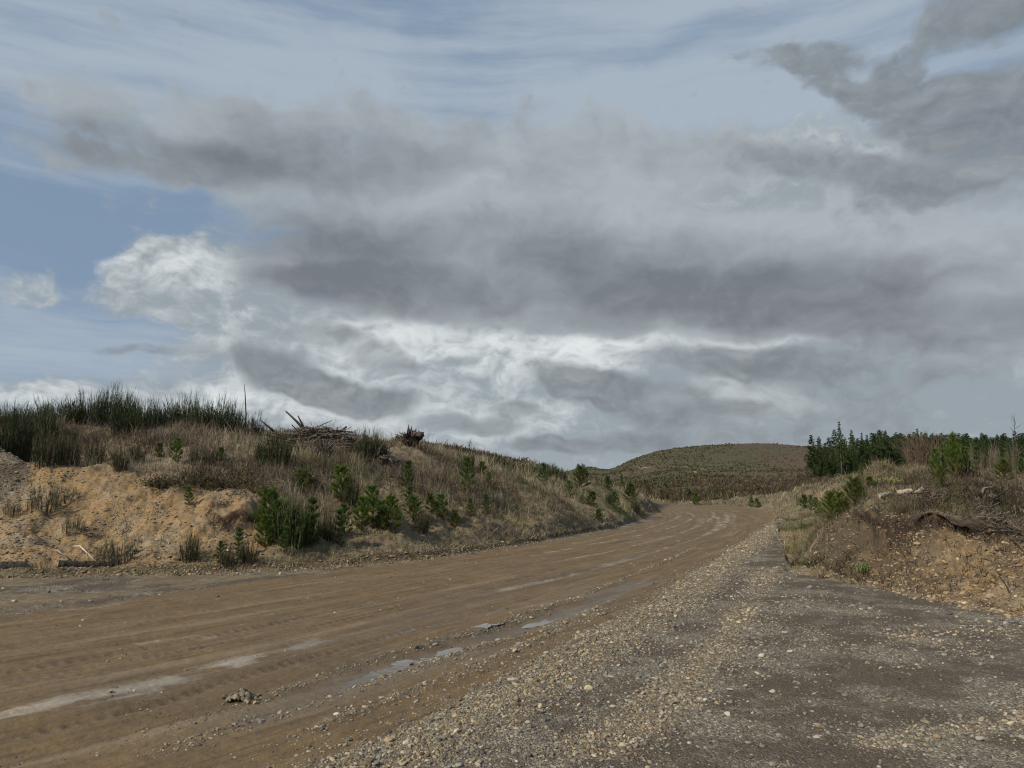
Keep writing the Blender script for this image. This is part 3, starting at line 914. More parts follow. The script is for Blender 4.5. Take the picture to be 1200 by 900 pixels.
def jcol(c, n, j=0.25, r=None):
    r = r or rng
    return np.asarray(c)[None, :] * (1 + r.uniform(-j, j, (n, 1))) * (1 + r.uniform(-j * .3, j * .3, (n, 3)))


# ------------------------------------------------------------------ plant shapes
def young_pine(seed, h, width, bushy=1.0, col=(0.082, 0.140, 0.024)):
    """returns (trunk mesh, crown mesh) of a sapling h metres tall"""
    r = np.random.default_rng(seed)
    tb, cb = Buf(), Buf()
    lean = r.normal(0, 0.05, 2)
    axis = lambda f: np.array([lean[0] * f * h + 0.02 * math.sin(f * 5 + seed), lean[1] * f * h, f * h])
    tb.tube([axis(f) for f in np.linspace(-0.06, 0.97, 7)], np.linspace(0.022, 0.006, 7) * (0.5 + h * 0.5), (0.11, 0.075, 0.045), 6)
    shoots = []                                   # (base, dir, length)
    nw = max(4, int(round(3 + h * 2.4)))
    for wi in range(nw):
        f = 0.06 + 0.80 * wi / (nw - 1)
        nb = r.integers(5, 8)
        ph = r.uniform(0, 6.28)
        for k in range(int(nb * bushy)):
            a = ph + k * 2 * math.pi / max(1, int(nb * bushy)) + r.normal(0, 0.25)
            ln = width * 1.2 * (1.0 - 0.72 * f) * r.uniform(0.75, 1.2) * (0.75 if f < 0.12 else 1)
            up = 0.45 + 0.8 * f + r.normal(0, 0.12)
            d = unit(np.array([math.cos(a), math.sin(a), up]))
            b0 = axis(f)
            shoots.append((b0, d, ln))
            tb.tube([b0, b0 + d * ln * 0.55, b0 + d * ln * 0.9 + [0, 0, 0.04 * ln]], [0.007, 0.005, 0.002], (0.12, 0.08, 0.045), 4, cap=False)
            for q in range(r.integers(1, 4)):     # side shoots turn upward
                g = r.uniform(0.35, 0.8)
                d2 = unit(d + np.array([r.normal(0, .5), r.normal(0, .5), r.uniform(0.2, 0.8)]))
                shoots.append((b0 + d * ln * g, d2, ln * r.uniform(0.35, 0.6)))
    for k in range(4):
        shoots.append((axis(0.86), unit(np.array([r.normal(0, .22), r.normal(0, .22), 1])), h * r.uniform(0.10, 0.17)))
    for b0, d, ln in shoots:
        n = int(30 + 190 * ln)
        f = r.uniform(0.12, 1.0, n)
        p = b0 + d * (f * ln)[:, None] + np.array([0, 0, 1]) * (0.10 * ln * f ** 2)[:, None]
        dd = unit(d * r.uniform(0.5, 1.2, n)[:, None] + unit(r.normal(size=(n, 3))) * 0.8 + [0, 0, 0.22])
        c = jcol(col, n, 0.35, r)
        ye = r.uniform(size=n) < 0.12
        c[ye] = c[ye] * [2.0, 1.5, 1.2]
        dead = (r.uniform(size=n) < 0.55) & (p[:, 2] < h * 0.24)
        c[dead] = jcol((0.15, 0.095, 0.045), int(dead.sum()), .3, r)
        cb.spikes(p, dd, r.uniform(0.075, 0.135, n), r.uniform(0.006, 0.011, n), c, r)
    return tb.mesh('trunk', M_BARK), cb.mesh('crown', M_NEEDLE)


def broom(seed, h, rad, n=120, col=(0.044, 0.063, 0.023), brown=0.15):
    """upright leafless broom: (stems mesh, shoots mesh)"""
    r = np.random.default_rng(seed)
    sb, gb = Buf(), Buf()
    for i in range(max(7, n // 9)):
        a = r.uniform(0, 6.28); q = rad * 0.5 * math.sqrt(r.uniform())
        p0 = np.array([q * math.cos(a), q * math.sin(a), -0.12])
        d = np.array([math.cos(a) * r.uniform(.05, .4), math.sin(a) * r.uniform(.05, .4), 1])
        L = h * r.uniform(0.45, 0.75)
        sb.tube([p0, p0 + d * L * 0.5, p0 + d * L * [0.75, 0.75, 1]], [0.014, 0.009, 0.004], (0.055, 0.045, 0.026), 4, cap=False)
    a = r.uniform(0, 6.28, n); q = rad * np.sqrt(r.uniform(0, 1, n))
    ht = h * np.clip(r.normal(0.78, 0.16, n), 0.35, 1.12) * (1 - 0.55 * (q / rad) ** 2)
    p0 = np.stack([q * np.cos(a) * 0.7, q * np.sin(a) * 0.7, np.full(n, -0.05)], -1)
    lean = q / rad * 0.20
    d = unit(np.stack([np.cos(a) * lean + r.normal(0, .09, n), np.sin(a) * lean + r.normal(0, .09, n), np.ones(n)], -1))
    br = (r.uniform(size=(n, 1)) < brown)
    c = np.where(br, jcol((0.085, 0.062, 0.038), n, 0.3, r), jcol(col, n, 0.4, r))
    gb.blades(p0, d, ht, 0.016, r.normal(0, 0.05, (n, 3)) * ht[:, None], c * 0.9, c, r)
    # side twigs, steeply upright, forming the brush-like tops
    m = n * 9
    k = r.integers(0, n, m)
    f = r.uniform(0.18, 0.88, m)
    b = p0[k] + d[k] * (ht[k] * f)[:, None]
    dd = unit(d[k] + r.normal(0, 0.20, (m, 3)) * [1, 1, 0.3])
    c2 = np.where(r.uniform(size=(m, 1)) < brown * 0.7, jcol((0.085, 0.062, 0.038), m, 0.3, r), jcol(col, m, 0.45, r))
    gb.blades(b, dd, ht[k] * r.uniform(0.14, 0.34, m), r.uniform(0.008, 0.015, m), r.normal(0, 0.02, (m, 3)), c2, c2 * 1.15, r)
    return sb.mesh('stems', M_BARK), gb.mesh('shoots', M_SHOOT)


def conifer(seed, h, w, bare=0.18, thin=1.0, col=(0.038, 0.056, 0.020)):
    r = np.random.default_rng(seed)
    tb, cb = Buf(), Buf()
    tb.tube([[0, 0, -0.5], [0.02 * h * r.normal(0, .3), 0, h * 0.5], [0, 0, h * 0.98]], [0.016 * h, 0.010 * h, 0.002 * h], (0.13, 0.105, 0.085), 6)
    z = bare * h
    while z < h * 0.985:
        f = (z - bare * h) / (h * (1 - bare))
        R_ = w * (1 - f) ** 0.85 * r.uniform(0.7, 1.15) + 0.10
        nb = int(max(4, (7 - 2 * f) * thin))
        ph = r.uniform(0, 6.28)
        a = ph + np.arange(nb) * 2 * math.pi / nb + r.normal(0, .25, nb)
        ln = R_ * r.uniform(0.6, 1.15, nb)
        dr = -0.25 + 0.75 * f
        d = unit(np.stack([np.cos(a), np.sin(a), np.full(nb, dr) + r.normal(0, .12, nb)], -1))
        p = np.tile([0, 0, z], (nb, 1)) + r.normal(0, 0.05, (nb, 3))
        m = 13
        k = np.repeat(np.arange(nb), m)
        g = r.uniform(0.05, 0.9, nb * m)
        bb = p[k] + d[k] * (ln[k] * g)[:, None]
        dd = unit(d[k] + r.normal(0, 0.55, (nb * m, 3)) + [0, 0, -0.05])
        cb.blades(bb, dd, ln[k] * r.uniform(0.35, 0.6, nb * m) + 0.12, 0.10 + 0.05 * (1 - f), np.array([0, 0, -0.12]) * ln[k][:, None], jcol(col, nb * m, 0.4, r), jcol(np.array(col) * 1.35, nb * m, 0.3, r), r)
        z += h * r.uniform(0.026, 0.042)
    return tb.mesh('trunk', M_BARK), cb.mesh('crown', M_FIR)


def twig_bush(seed, h, spread, n=34, col=(0.13, 0.092, 0.066), thick=1.0):
    """bare branching stems"""
    r = np.random.default_rng(seed)
    b1, b2 = Buf(), Buf()
    for i in range(n):
        a = r.uniform(0, 6.28); k = abs(r.normal(0, spread))
        d = unit(np.array([math.cos(a) * k, math.sin(a) * k, 1.0]))
        L = h * r.uniform(0.6, 1.0)
        p0 = np.array([r.normal(0, .12), r.normal(0, .12), -0.1])
        pts = [p0, p0 + d * L * 0.4 + r.normal(0, .02, 3), p0 + d * L * 0.75 + r.normal(0, .04, 3) + [0, 0, .03 * L], p0 + d * L * [0.9, 0.9, 1.02]]
        b1.tube(pts, np.array([0.013, 0.009, 0.006, 0.002]) * thick, jcol(col, 1, .25, r)[0], 4, cap=False)
        m = 14
        f = r.uniform(0.3, 1, m)
        bb = p0 + d * (L * f)[:, None]
        dd = unit(d + r.normal(0, .35, (m, 3)))
        b2.blades(bb, dd, L * r.uniform(.12, .32, m), 0.009 * thick, r.normal(0, .02, (m, 3)), jcol(col, m, .3, r), None, r)
    return b1.mesh('stems', M_BARK), b2.mesh('twigs', M_BARK)


def place(name, label, cat, meshes, pos, rz=0.0, sc=1.0, group=None, tilt=(0, 0), parts=('trunk', 'crown')):
    e = bpy.data.objects.new(name, None)
    COL.objects.link(e)
    e.empty_display_size = 0.2
    e.location = tuple(pos); e.rotation_euler = (tilt[0], tilt[1], rz)
    e.scale = (sc,) * 3 if np.isscalar(sc) else tuple(sc)
    tag(e, label, cat, group)
    for nm, me in zip(parts, meshes):
        link(nm, me, e)
    return e


# ------------------------------------------------------------------ young pines
PINES = [young_pine(11, 1.2, 0.42), young_pine(12, 1.2, 0.32, 0.85, (0.070, 0.118, 0.030)), young_pine(13, 1.2, 0.50, 1.3, (0.096, 0.142, 0.024)), young_pine(14, 1.2, 0.26, 0.8, (0.064, 0.108, 0.028)), young_pine(15, 1.2, 0.58, 1.3, (0.096, 0.122, 0.030)), young_pine(16, 0.7, 0.3, 0.9, (0.074, 0.110, 0.020))]
PINE_LIST = [
    # image x, image row of the base, height in image rows, shape, label
    (205, 541, 28, 0, 'small bright green pine below the dark broom on the left bank crest'),
    (187, 536, 16, 5, 'tiny pine tucked in the grass left of the small crest pine'),
    (258, 541, 16, 5, 'tiny green pine in pale dry grass above the ochre cut'),
    (308, 553, 24, 1, 'short pine in dry grass under the heap of grey branches'),
    (221, 594, 22, 1, 'lone little pine rooted on the lip of the bare ochre cut'),
    (258, 660, 26, 1, 'knee-high pine at the foot of the ochre cut'),
    (279, 654, 34, 3, 'thin pine at the bank foot, left of the largest green bush'),
    (317, 628, 60, 2, 'bushy pine on the left flank of the largest roadside bush'),
    (309, 642, 42, 0, 'low pine leaning out at the left foot of the largest bush'),
    (333, 650, 34, 1, 'small pine in front of the largest roadside bush'),
    (363, 640, 62, 3, 'tall narrow pine just right of the largest roadside bush'),
    (355, 578, 30, 4, 'yellowish low pine above the largest roadside bush'),
    (352, 577, 26, 5, 'small upright pine beside the yellowish low pine'),
    (403, 590, 48, 2, 'rounded dense pine at mid slope, fullest crown on the left bank'),
    (397, 640, 48, 3, 'slim pine at the bank foot below the rounded dense pine'),
    (404, 628, 40, 1, 'dark slim pine hidden behind the slim pine at the bank foot'),
    (423, 622, 44, 0, 'medium pine growing between the rounded pine and the broad pair'),
    (438, 620, 54, 0, 'left of the broad pair of roadside pines, the taller one'),
    (459, 624, 46, 2, 'right of the broad pair of roadside pines, the wider one'),
    (447, 622, 28, 5, 'sapling squeezed between the broad pair of roadside pines'),
    (476, 573, 32, 1, 'slender upright pine below the upturned stump on the crest'),
    (479, 602, 32, 1, 'slender pine directly below another on the slope under the stump'),
    (487, 612, 30, 0, 'lighter pine right of the two slender pines under the stump'),
    (505, 598, 18, 5, 'faint small pine in brown grass right of the lighter pine'),
    (518, 608, 28, 0, 'medium pine standing alone in brown grass at mid bank'),
    (533, 618, 18, 5, 'low bright pine near the road below the lone medium pine'),
    (547, 580, 44, 1, 'tallest slim pine on the middle of the bank, broom behind it'),
    (565, 556, 14, 5, 'dark small pine near the crest right of the tallest slim pine'),
    (572, 574, 20, 0, 'short full pine right of the tallest slim pine'),
    (552, 607, 22, 1, 'small pine below the tallest slim pine'),
    (570, 605, 24, 1, 'upright pine nearest the road below the short full pine'),
    (636, 571, 28, 1, 'dark pine poking above the crest broom near the end of the bank'),
    (681, 573, 26, 4, 'round bushy pine alone on the far end of the bank crest'),
    (667, 583, 20, 0, 'small pine below and left of the round bushy crest pine'),
    (692, 593, 16, 5, 'little pine on the green slope below the round bushy pine'),
    (712, 573, 14, 5, 'tiny pine on the crest right of the round bushy pine'),
    (729, 573, 16, 3, 'slim dark pine on the crest near the bend'),
    (722, 599, 22, 1, 'dark green pine halfway down the slope near the bend'),
    (739, 590, 22, 4, 'broad bush-like pine at the end of the bank by the bend'),
    (701, 610, 12, 5, 'tiny pine low on the green slope facing the road'),
    (815, 592, 14, 2, 'dark pine in front of the ochre mound past the bend'),
    (880, 594, 12, 0, 'small dark pine on the far slope right of the bend'),
    (888, 595, 10, 5, 'tiny dark pine paired with another on the far slope'),
    (943, 596, 14, 5, 'leftmost dark sapling behind the right bank on the tan slope'),
    (951, 599, 18, 1, 'upright sapling on the tan slope behind the right bank'),
    (958, 604, 20, 1, 'largest sapling of three on the tan slope behind the right bank'),
    (975, 610, 32, 4, 'bright pine lowest of the cluster climbing the right bank'),
    (988, 604, 26, 2, 'bright pine second lowest of the cluster on the right bank'),
    (1002, 594, 32, 4, 'fullest bright pine of the cluster climbing the right bank'),
    (1009, 583, 22, 0, 'upper bright pine of the cluster climbing the right bank'),
    (1010, 565, 18, 1, 'topmost small pine at the left shoulder of the right bank'),
    (1022, 573, 14, 5, 'tiny pine by the pale moss on the right bank'),
    (1096, 562, 36, 0, 'left pine of the green group on top of the right bank'),
    (1106, 556, 36, 1, 'slim pine inside the green group on top of the right bank'),
    (1121, 560, 50, 2, 'tallest pine of the green group on top of the right bank'),
    (1133, 558, 34, 0, 'pine right of the tallest in the green group on the right bank'),
    (1145, 560, 38, 3, 'rightmost slim pine of the green group on the right bank'),
    (1103, 572, 26, 4, 'low wide pine below the green group on the right bank'),
    (1176, 565, 26, 4, 'yellowish pine standing alone in twigs at the far right'),
    (1199, 562, 26, 1, 'dark pine cut off by the right edge of the photo'),
]
for i, (px, py, hp, sh, lab) in enumerate(PINE_LIST):
    p = hit(px, py)
    hm = hp * p[1] / F
    base_h = 0.7 if sh == 5 else 1.2
    s = hm / base_h * (0.88 if 295 < px < 470 else 0.98)
    p[2] -= 0.02
    gw = 0.62 if 1090 < px < 1150 else 1.0
    place('young_pine', lab, 'young pine', PINES[sh], p, rng.uniform(0, 6.28), (s * gw * rng.uniform(0.95, 1.2), s * gw * rng.uniform(0.95, 1.2), s), 'young pines seeded on the banks', tilt=tuple(rng.normal(0, .04, 2)))

# ------------------------------------------------------------------ broom
BR = [broom(31, 1.5, 0.55, 130), broom(32, 1.5, 0.75, 150), broom(33, 1.5, 0.40, 90), broom(34, 1.5, 0.9, 170, (0.032, 0.042, 0.018)),
      broom(35, 1.5, 0.5, 110, (0.055, 0.062, 0.030), 0.35), broom(36, 1.5, 0.24, 26, (0.036, 0.048, 0.018), 0.1), broom(37, 1.5, 0.7, 150, (0.058, 0.085, 0.024), 0.05), broom(38, 1.5, 0.5, 90, (0.048, 0.066, 0.022), 0.1)]
RIDGE = [  # image x, image row of the top, depth, shape
    (-22, 478, 23.5, 0), (3, 478, 24.0, 1), (24, 470, 24.6, 0), (46, 459, 24.2, 2), (62, 463, 25.0, 0), (78, 462, 24.4, 0), (94, 453, 24.8, 1), (110, 449, 24.6, 0), (123, 445, 25.2, 1),
    (139, 453, 24.9, 0), (153, 456, 25.3, 2), (167, 461, 25.0, 1), (181, 464, 25.6, 0), (198, 462, 25.3, 0), (213, 456, 25.8, 1), (226, 458, 25.4, 0), (243, 462, 26.0, 0), (254, 458, 25.6, 1), (266, 462, 26.0, 0),
    (277, 470, 25.8, 2), (295, 476, 26.2, 2)]
ORD = ['first', 'second', 'third', 'fourth', 'fifth', 'sixth', 'seventh', 'eighth', 'ninth', 'tenth', 'eleventh', 'twelfth', 'thirteenth', 'fourteenth', 'fifteenth', 'sixteenth', 'seventeenth', 'eighteenth', 'nineteenth', 'twentieth', 'twenty-first', 'twenty-second', 'twenty-third', 'twenty-fourth']
BP = ('stems', 'shoots')
for i, (px, top, D, sh) in enumerate(RIDGE):
    p = at(px, D)
    zt_ = H + D * ray(px, top)[1]
    s = max(0.5, (zt_ - p[2]) / 1.5)
    place('broom_shrub', 'dark green upright broom on the left skyline, %s counted from its left end' % ORD[i], 'shrub', BR[sh], p, rng.uniform(0, 6.28), (0.8, 0.8, s * 1.02), 'broom along the left skyline', tilt=tuple(rng.normal(0, .07, 2)), parts=BP)
LOWER = [  # image x, row of base, height in rows, shape, label
    (8, 528, 60, 3, 'olive broom just above the grey gravel tip at the left edge'),
    (28, 541, 58, 3, 'olive broom behind the dip of the gravel mound'),
    (55, 546, 55, 4, 'greyish broom above the low saddle of the gravel mound'),
    (80, 544, 50, 4, 'faded broom behind the rounded top of the gravel mound'),
    (18, 510, 45, 1, 'dark broom between the skyline row and the gravel tip'),
    (52, 515, 45, 0, 'dark broom under the skyline row, left of the brown brush'),
    (112, 545, 40, 4, 'grey green broom directly above the middle of the mound'),
    (140, 552, 38, 4, 'thin faded broom at the right slope of the mound'),
    (143, 510, 64, 2, 'very dark narrow broom breaking the brown brush on the crest'),
    (160, 545, 34, 4, 'straggly broom at the right end of the gravel mound'),
    (230, 545, 30, 4, 'thin grey broom in dry grass above the ochre cut'),
    (245, 545, 26, 4, 'pale broom right of the thin grey one above the ochre cut'),
    (320, 545, 50, 3, 'dark low broom left of the heap of grey branches'),
    (433, 540, 42, 1, 'dense dark broom on the crest right of the branch heap'),
    (425, 538, 36, 0, 'dark broom at the left side of the dense crest clump'),
    (444, 536, 34, 0, 'dark broom at the right side of the dense crest clump'),
    (393, 510, 26, 5, 'thin wispy broom sticking up behind the branch heap'),
    (378, 508, 22, 5, 'single wispy broom above the middle of the branch heap'),
    (550, 552, 42, 5, 'tall wispy broom behind the tallest slim pine'),
    (541, 552, 30, 5, 'shorter wispy broom left of the tall wispy one'),
    (336, 640, 76, 6, 'largest green broom by the road, pines crowded round it'),
    (350, 636, 64, 7, 'dark broom filling the right side of the largest roadside bush'),
    (380, 632, 46, 4, 'greyish broom in shade right of the narrow tall pine'),
    (410, 596, 46, 4, 'dull broom hugging the right of the rounded dense pine'),
    (495, 625, 34, 4, 'brownish broom at the road verge right of the broad pines'),
    (222, 658, 42, 4, 'grey green broom seedling at the foot of the ochre cut'),
    (290, 660, 34, 4, 'wispy grey broom at the bank foot left of the largest bush'),
    (268, 664, 26, 4, 'low grey broom on the verge below the thin pine'),
    (745, 600, 22, 4, 'olive broom on the nose of the left bank at the bend'),
    (715, 590, 22, 4, 'olive broom on the green slope just before the bend'),
    (700, 562, 20, 5, 'wispy broom on the skyline near the bend'),
]
for (px, py, hp, sh, lab) in LOWER:
    p = hit(px, py)
    hm = hp * p[1] / F
    s = hm / 1.5
    place('broom_shrub', lab, 'shrub', BR[sh], p, rng.uniform(0, 6.28), (max(s, 0.5) * 0.95, max(s, 0.5) * 0.95, s), None, parts=BP)
# the row along the middle of the bank's skyline
k = 0
for px, top, D in [(585, 545, 34), (598, 543, 35), (607, 540, 35.5), (615, 541, 36), (624, 539, 36.5), (632, 540, 37), (640, 538, 37.5), (648, 541, 38), (656, 546, 39), (575, 545, 33.6)]:
    p = at(px, D)
    s = max(0.45, (H + D * ray(px, top)[1] - p[2]) / 1.5)
    place('broom_shrub', 'green broom in the low row on the middle skyline, %s from its left end' % ORD[[9, 575][0] if False else [575, 585, 598, 607, 615, 624, 632, 640, 648, 656].index(px)], 'shrub', BR[[0, 3, 0, 1, 0, 3, 4, 1, 0, 5][k]], p, rng.uniform(0, 6.28), (0.9, 0.9, s), 'broom along the middle skyline', parts=BP)
    k += 1
# grey tuft on the mound
GT = broom(41, 0.8, 0.5, 60, (0.20, 0.18, 0.115), 0.3)
for px, py, hp, lab in [(52, 597, 40, 'grey dry tuft growing on the face of the gravel mound'), (82, 588, 22, 'low grey tuft right of the larger one on the gravel mound'),
                        (85, 625, 26, 'sparse grey green tuft on the ochre cut'), (140, 660, 40, 'grey green tuft at the foot of the ochre cut above the dark log'), (14, 604, 20, 'small grey tuft low on the gravel tip'), (122, 655, 24, 'pale tuft left of the tuft above the dark log')]:
    p = hit(px, py)
    s = hp * p[1] / F / 0.8
    place('dry_tuft', lab, 'tuft', GT, p, rng.uniform(0, 6.28), s, None, parts=BP)

# ------------------------------------------------------------------ bare bushes and thin trees
TB = [twig_bush(51, 2.0, 0.28, 44, (0.135, 0.098, 0.068)), twig_bush(52, 1.6, 0.2, 22, (0.15, 0.122, 0.092))]
TP = ('stems', 'twigs')
for px, top, D, sh, lab, sx in [(1084, 503, 26, 0, 'reddish leafless bush on the crest of the right bank', 0.9), (1072, 512, 27, 0, 'leafless bush left of the taller reddish one on the crest', 0.7),
                                (1098, 512, 27, 1, 'thin leafless bush between the reddish bush and the green pines', 0.7)]:
    p = at(px, D)
    place('leafless_bush', lab, 'bush', TB[sh], p, rng.uniform(0, 6), (sx, sx, (H + D * ray(px, top)[1] - p[2]) / (2.0 if sh == 0 else 1.6)), 'leafless bushes on the right crest', parts=TP)
kk = 0
for px in [1118, 1131, 1143, 1152, 1163, 1171, 1180, 1188, 1204]:
    D = rng.uniform(19, 26)
    p = at(px, D)
    top = rng.uniform(512, 528)
    place('leafless_sapling', 'thin pale leafless sapling on the right crest, %s from the green pine group' % ORD[kk], 'sapling', TB[1], p, rng.uniform(0, 6), (0.4, 0.4, max(0.4, (H + D * ray(px, top)[1] - p[2]) / 1.6)), 'leafless saplings on the right crest', parts=TP)
    kk += 1


def thin_tree(seed, h):
    r = np.random.default_rng(seed)
    b1, b2 = Buf(), Buf()
    b1.tube([[0, 0, -0.2], [0.03, 0, h * .35], [-0.02, 0.02, h * .7], [0.02, 0, h]], [0.022, 0.016, 0.010, 0.003], (0.10, 0.085, 0.07), 6)
    for i in range(16):
        f = r.uniform(0.35, 0.95); a = r.uniform(0, 6.28)
        d = unit(np.array([math.cos(a), math.sin(a), r.uniform(0.5, 1.3)])); L = h * 0.22 * (1.1 - f) * r.uniform(.6, 1.3) + 0.08
        p0 = np.array([0, 0, f * h])
        b2.tube([p0, p0 + d * L * .5, p0 + d * L + [0, 0, .05]], [0.008, 0.005, 0.002], (0.11, 0.09, 0.075), 4, cap=False)
    return b1.mesh('trunk', M_BARK), b2.mesh('branches', M_BARK)


p = at(1195, 24)
place('bare_tree', 'tall thin leafless tree at the right edge of the photo', 'tree', thin_tree(3, (H + 24 * ray(1195, 483)[1]) - p[2]), p, parts=('trunk', 'branches'))
p = at(283, 25.6)
sbuf = Buf(); hh = (H + 25.6 * ray(283, 450)[1]) - p[2]
sbuf.tube([[0, 0, -0.2], [0.05, 0, hh * .4], [-0.02, 0, hh * .8], [-0.07, 0, hh]], [0.03, 0.024, 0.016, 0.008], (0.045, 0.036, 0.03), 6, 0.15)
o = link('dead_snag', sbuf.mesh('dead_snag', M_BARK)); o.location = tuple(p)
tag(o, 'dark dead stem rising above the right end of the skyline broom', 'dead stem')

# ------------------------------------------------------------------ conifers beyond the right bank
CON = [conifer(61, 10, 2.1, 0.3), conifer(62, 10, 1.7, 0.35), conifer(63, 10, 2.5, 0.15), conifer(64, 10, 1.0, 0.3, 0.7), conifer(65, 10, 1.5, 0.35, 0.8), conifer(66, 10, 2.2, 0.05, 1.2, (0.046, 0.070, 0.026))]
FRONT = [(953, 509, 0), (962, 511, 1), (969, 518, 5), (974, 512, 0), (981, 502, 4), (987, 494, 3), (993, 512, 1), (1001, 502, 4), (1008, 513, 0), (1013, 507, 3), (1019, 514, 2), (1027, 507, 1), (1034, 503, 2), (1041, 504, 0),
         (957, 523, 5), (966, 526, 2), (978, 524, 5), (990, 522, 2), (1004, 522, 5)]
for i, (px, top, sh) in enumerate(FRONT):
    D = 148 + (i % 5) * 3.5
    p = at(px, D)
    hm = max(4, H + D * ray(px, top)[1] - p[2])
    place('conifer_tree', ('dark conifer at the front of the distant stand, %s of its front row' % ORD[i]) if i < 14 else ('shorter dark conifer in front of the distant stand, %s from its left end' % ORD[i - 14]),
          'tree', CON[sh], p, rng.uniform(0, 6.28), (hm / 10 * rng.uniform(.7, 1.15), hm / 10 * rng.uniform(.7, 1.15), hm / 10), 'conifers in the distant stand')
nfar = 0
for row, (D0, top0, step, x0) in enumerate([(160, 512, 6.0, 985), (175, 508, 5.5, 1018), (195, 507, 5.0, 1030), (220, 507, 4.5, 1040), (165, 525, 6.0, 1000), (153, 534, 6.5, 985)]):
    px = x0
    while px < 1290:
        D = D0 + rng.uniform(-6, 6)
        top = top0 + rng.uniform(-4, 6) + (2 if px > 1120 else 0)
        p = at(px, D)
        hm = H + D * ray(px, top)[1] - p[2]
        if hm > 2.2:
            sh = int(rng.integers(0, 6)) if row < 4 else int(rng.choice([0, 2, 5]))
            place('conifer_tree', 'dark conifer in the dense distant stand behind the right bank', 'tree', CON[sh], p, rng.uniform(0, 6.28), (hm / 10 * 1.25, hm / 10 * 1.25, hm / 10 * rng.uniform(.88, 1.06)), 'conifers massed in the distant stand')
            nfar += 1
        px += step * rng.uniform(0.7, 1.3)
print('far conifers', nfar)
# ------------------------------------------------------------------ dead wood


def stick(name, label, cat, pts, rad, col, jit=0.15, sides=7):
    b = Buf(); pts = np.asarray(pts, float); o0 = pts[0].copy()
    b.tube(pts - o0, rad, col, sides, jit)
    o = link(name, b.mesh(name, M_BARK)); o.location = tuple(o0)
    return tag(o, label, cat)


def lift(p, dz_): return np.array([p[0], p[1], p[2] + dz_])


def px_at(px, py, D):
    sx, sz = ray(px, py)
    return np.array([sx * D, D, H + sz * D])


GREYW = (0.15, 0.125, 0.10); DARKW = (0.045, 0.036, 0.03); PALEW = (0.38, 0.33, 0.26)
# sticks standing up on the skyline
stick('dead_branch', 'long dead branch leaning up left out of the branch heap', 'branch', [px_at(360, 508, 26.4), px_at(348, 494, 26.4), px_at(335, 482, 26.5)], [0.05, 0.04, 0.025], DARKW)
stick('dead_branch', 'short dead stub beside the long leaning branch', 'branch', [px_at(358, 505, 26.6), px_at(353, 495, 26.6), px_at(349, 487, 26.6)], [0.045, 0.035, 0.02], DARKW)
stick('dead_branch', 'dead branch pointing up right from the heap', 'branch', [px_at(386, 515, 26.6), px_at(397, 507, 26.5), px_at(406, 500, 26.4)], [0.05, 0.05, 0.04], GREYW)
stick('dead_branch', 'thin dead branch at the left end of the heap', 'branch', [px_at(322, 506, 26.2), px_at(312, 498, 26.2), px_at(305, 492, 26.2)], [0.04, 0.03, 0.015], DARKW)


def branch_heap(center, w, d, h, n, label, seed, fine=1.0):
    r = np.random.default_rng(seed)
    e = bpy.data.objects.new('branch_heap', None); COL.objects.link(e); e.location = tuple(center)
    tag(e, label, 'heap of branches')
    b = Buf(); tw = Buf()
    for i in range(n):
        f = r.normal(0, .42, 2)
        zc = h * max(0, 1 - f[0] ** 2 - f[1] ** 2) * r.uniform(.1, 1)
        c = np.array([f[0] * w, f[1] * d, 0]); c[2] = float(zt(np.array([center[0] + c[0]]), np.array([center[1] + c[1]]))[0]) - center[2] + zc
        a = r.uniform(0, math.pi); L = r.uniform(.4, 1.5) * fine
        dr = np.array([math.cos(a), math.sin(a), r.normal(0, .22)])
        rad = r.uniform(.008, .035) * fine ** 1.3
        col = [GREYW, (0.10, 0.08, 0.062), DARKW, (0.20, 0.17, 0.135)][r.integers(0, 4)]
        b.tube([c - dr * L / 2, c + r.normal(0, .05, 3), c + dr * L / 2], [rad, rad * .9, rad * .4], col, 5, .2)
        m = 5
        g = r.uniform(-.5, .5, m)
        tw.blades(c + dr * (g * L)[:, None], unit(r.normal(0, 1, (m, 3)) * [1, 1, .5] + [0, 0, .3]), r.uniform(.2, .6, m) * fine, 0.011, r.normal(0, .06, (m, 3)), jcol((0.12, 0.095, 0.075), m, .3, r), None, r)
    link('branches', b.mesh('branches', M_BARK), e)['kind'] = 'stuff'; link('twigs', tw.mesh('twigs', M_BARK), e)['kind'] = 'stuff'


branch_heap(at(378, 25.6), 1.9, 0.9, 0.5, 230, 'heap of grey cut branches on the crest of the left bank', 5)
branch_heap(hit(1178, 622), 1.0, 0.9, 0.10, 150, 'grey brown slash spilling down the right bank below the stump', 6, 0.42)
branch_heap(hit(1085, 583), 1.3, 0.5, 0.08, 70, 'broken branches lying along the lip of the right bank', 8, 0.45)


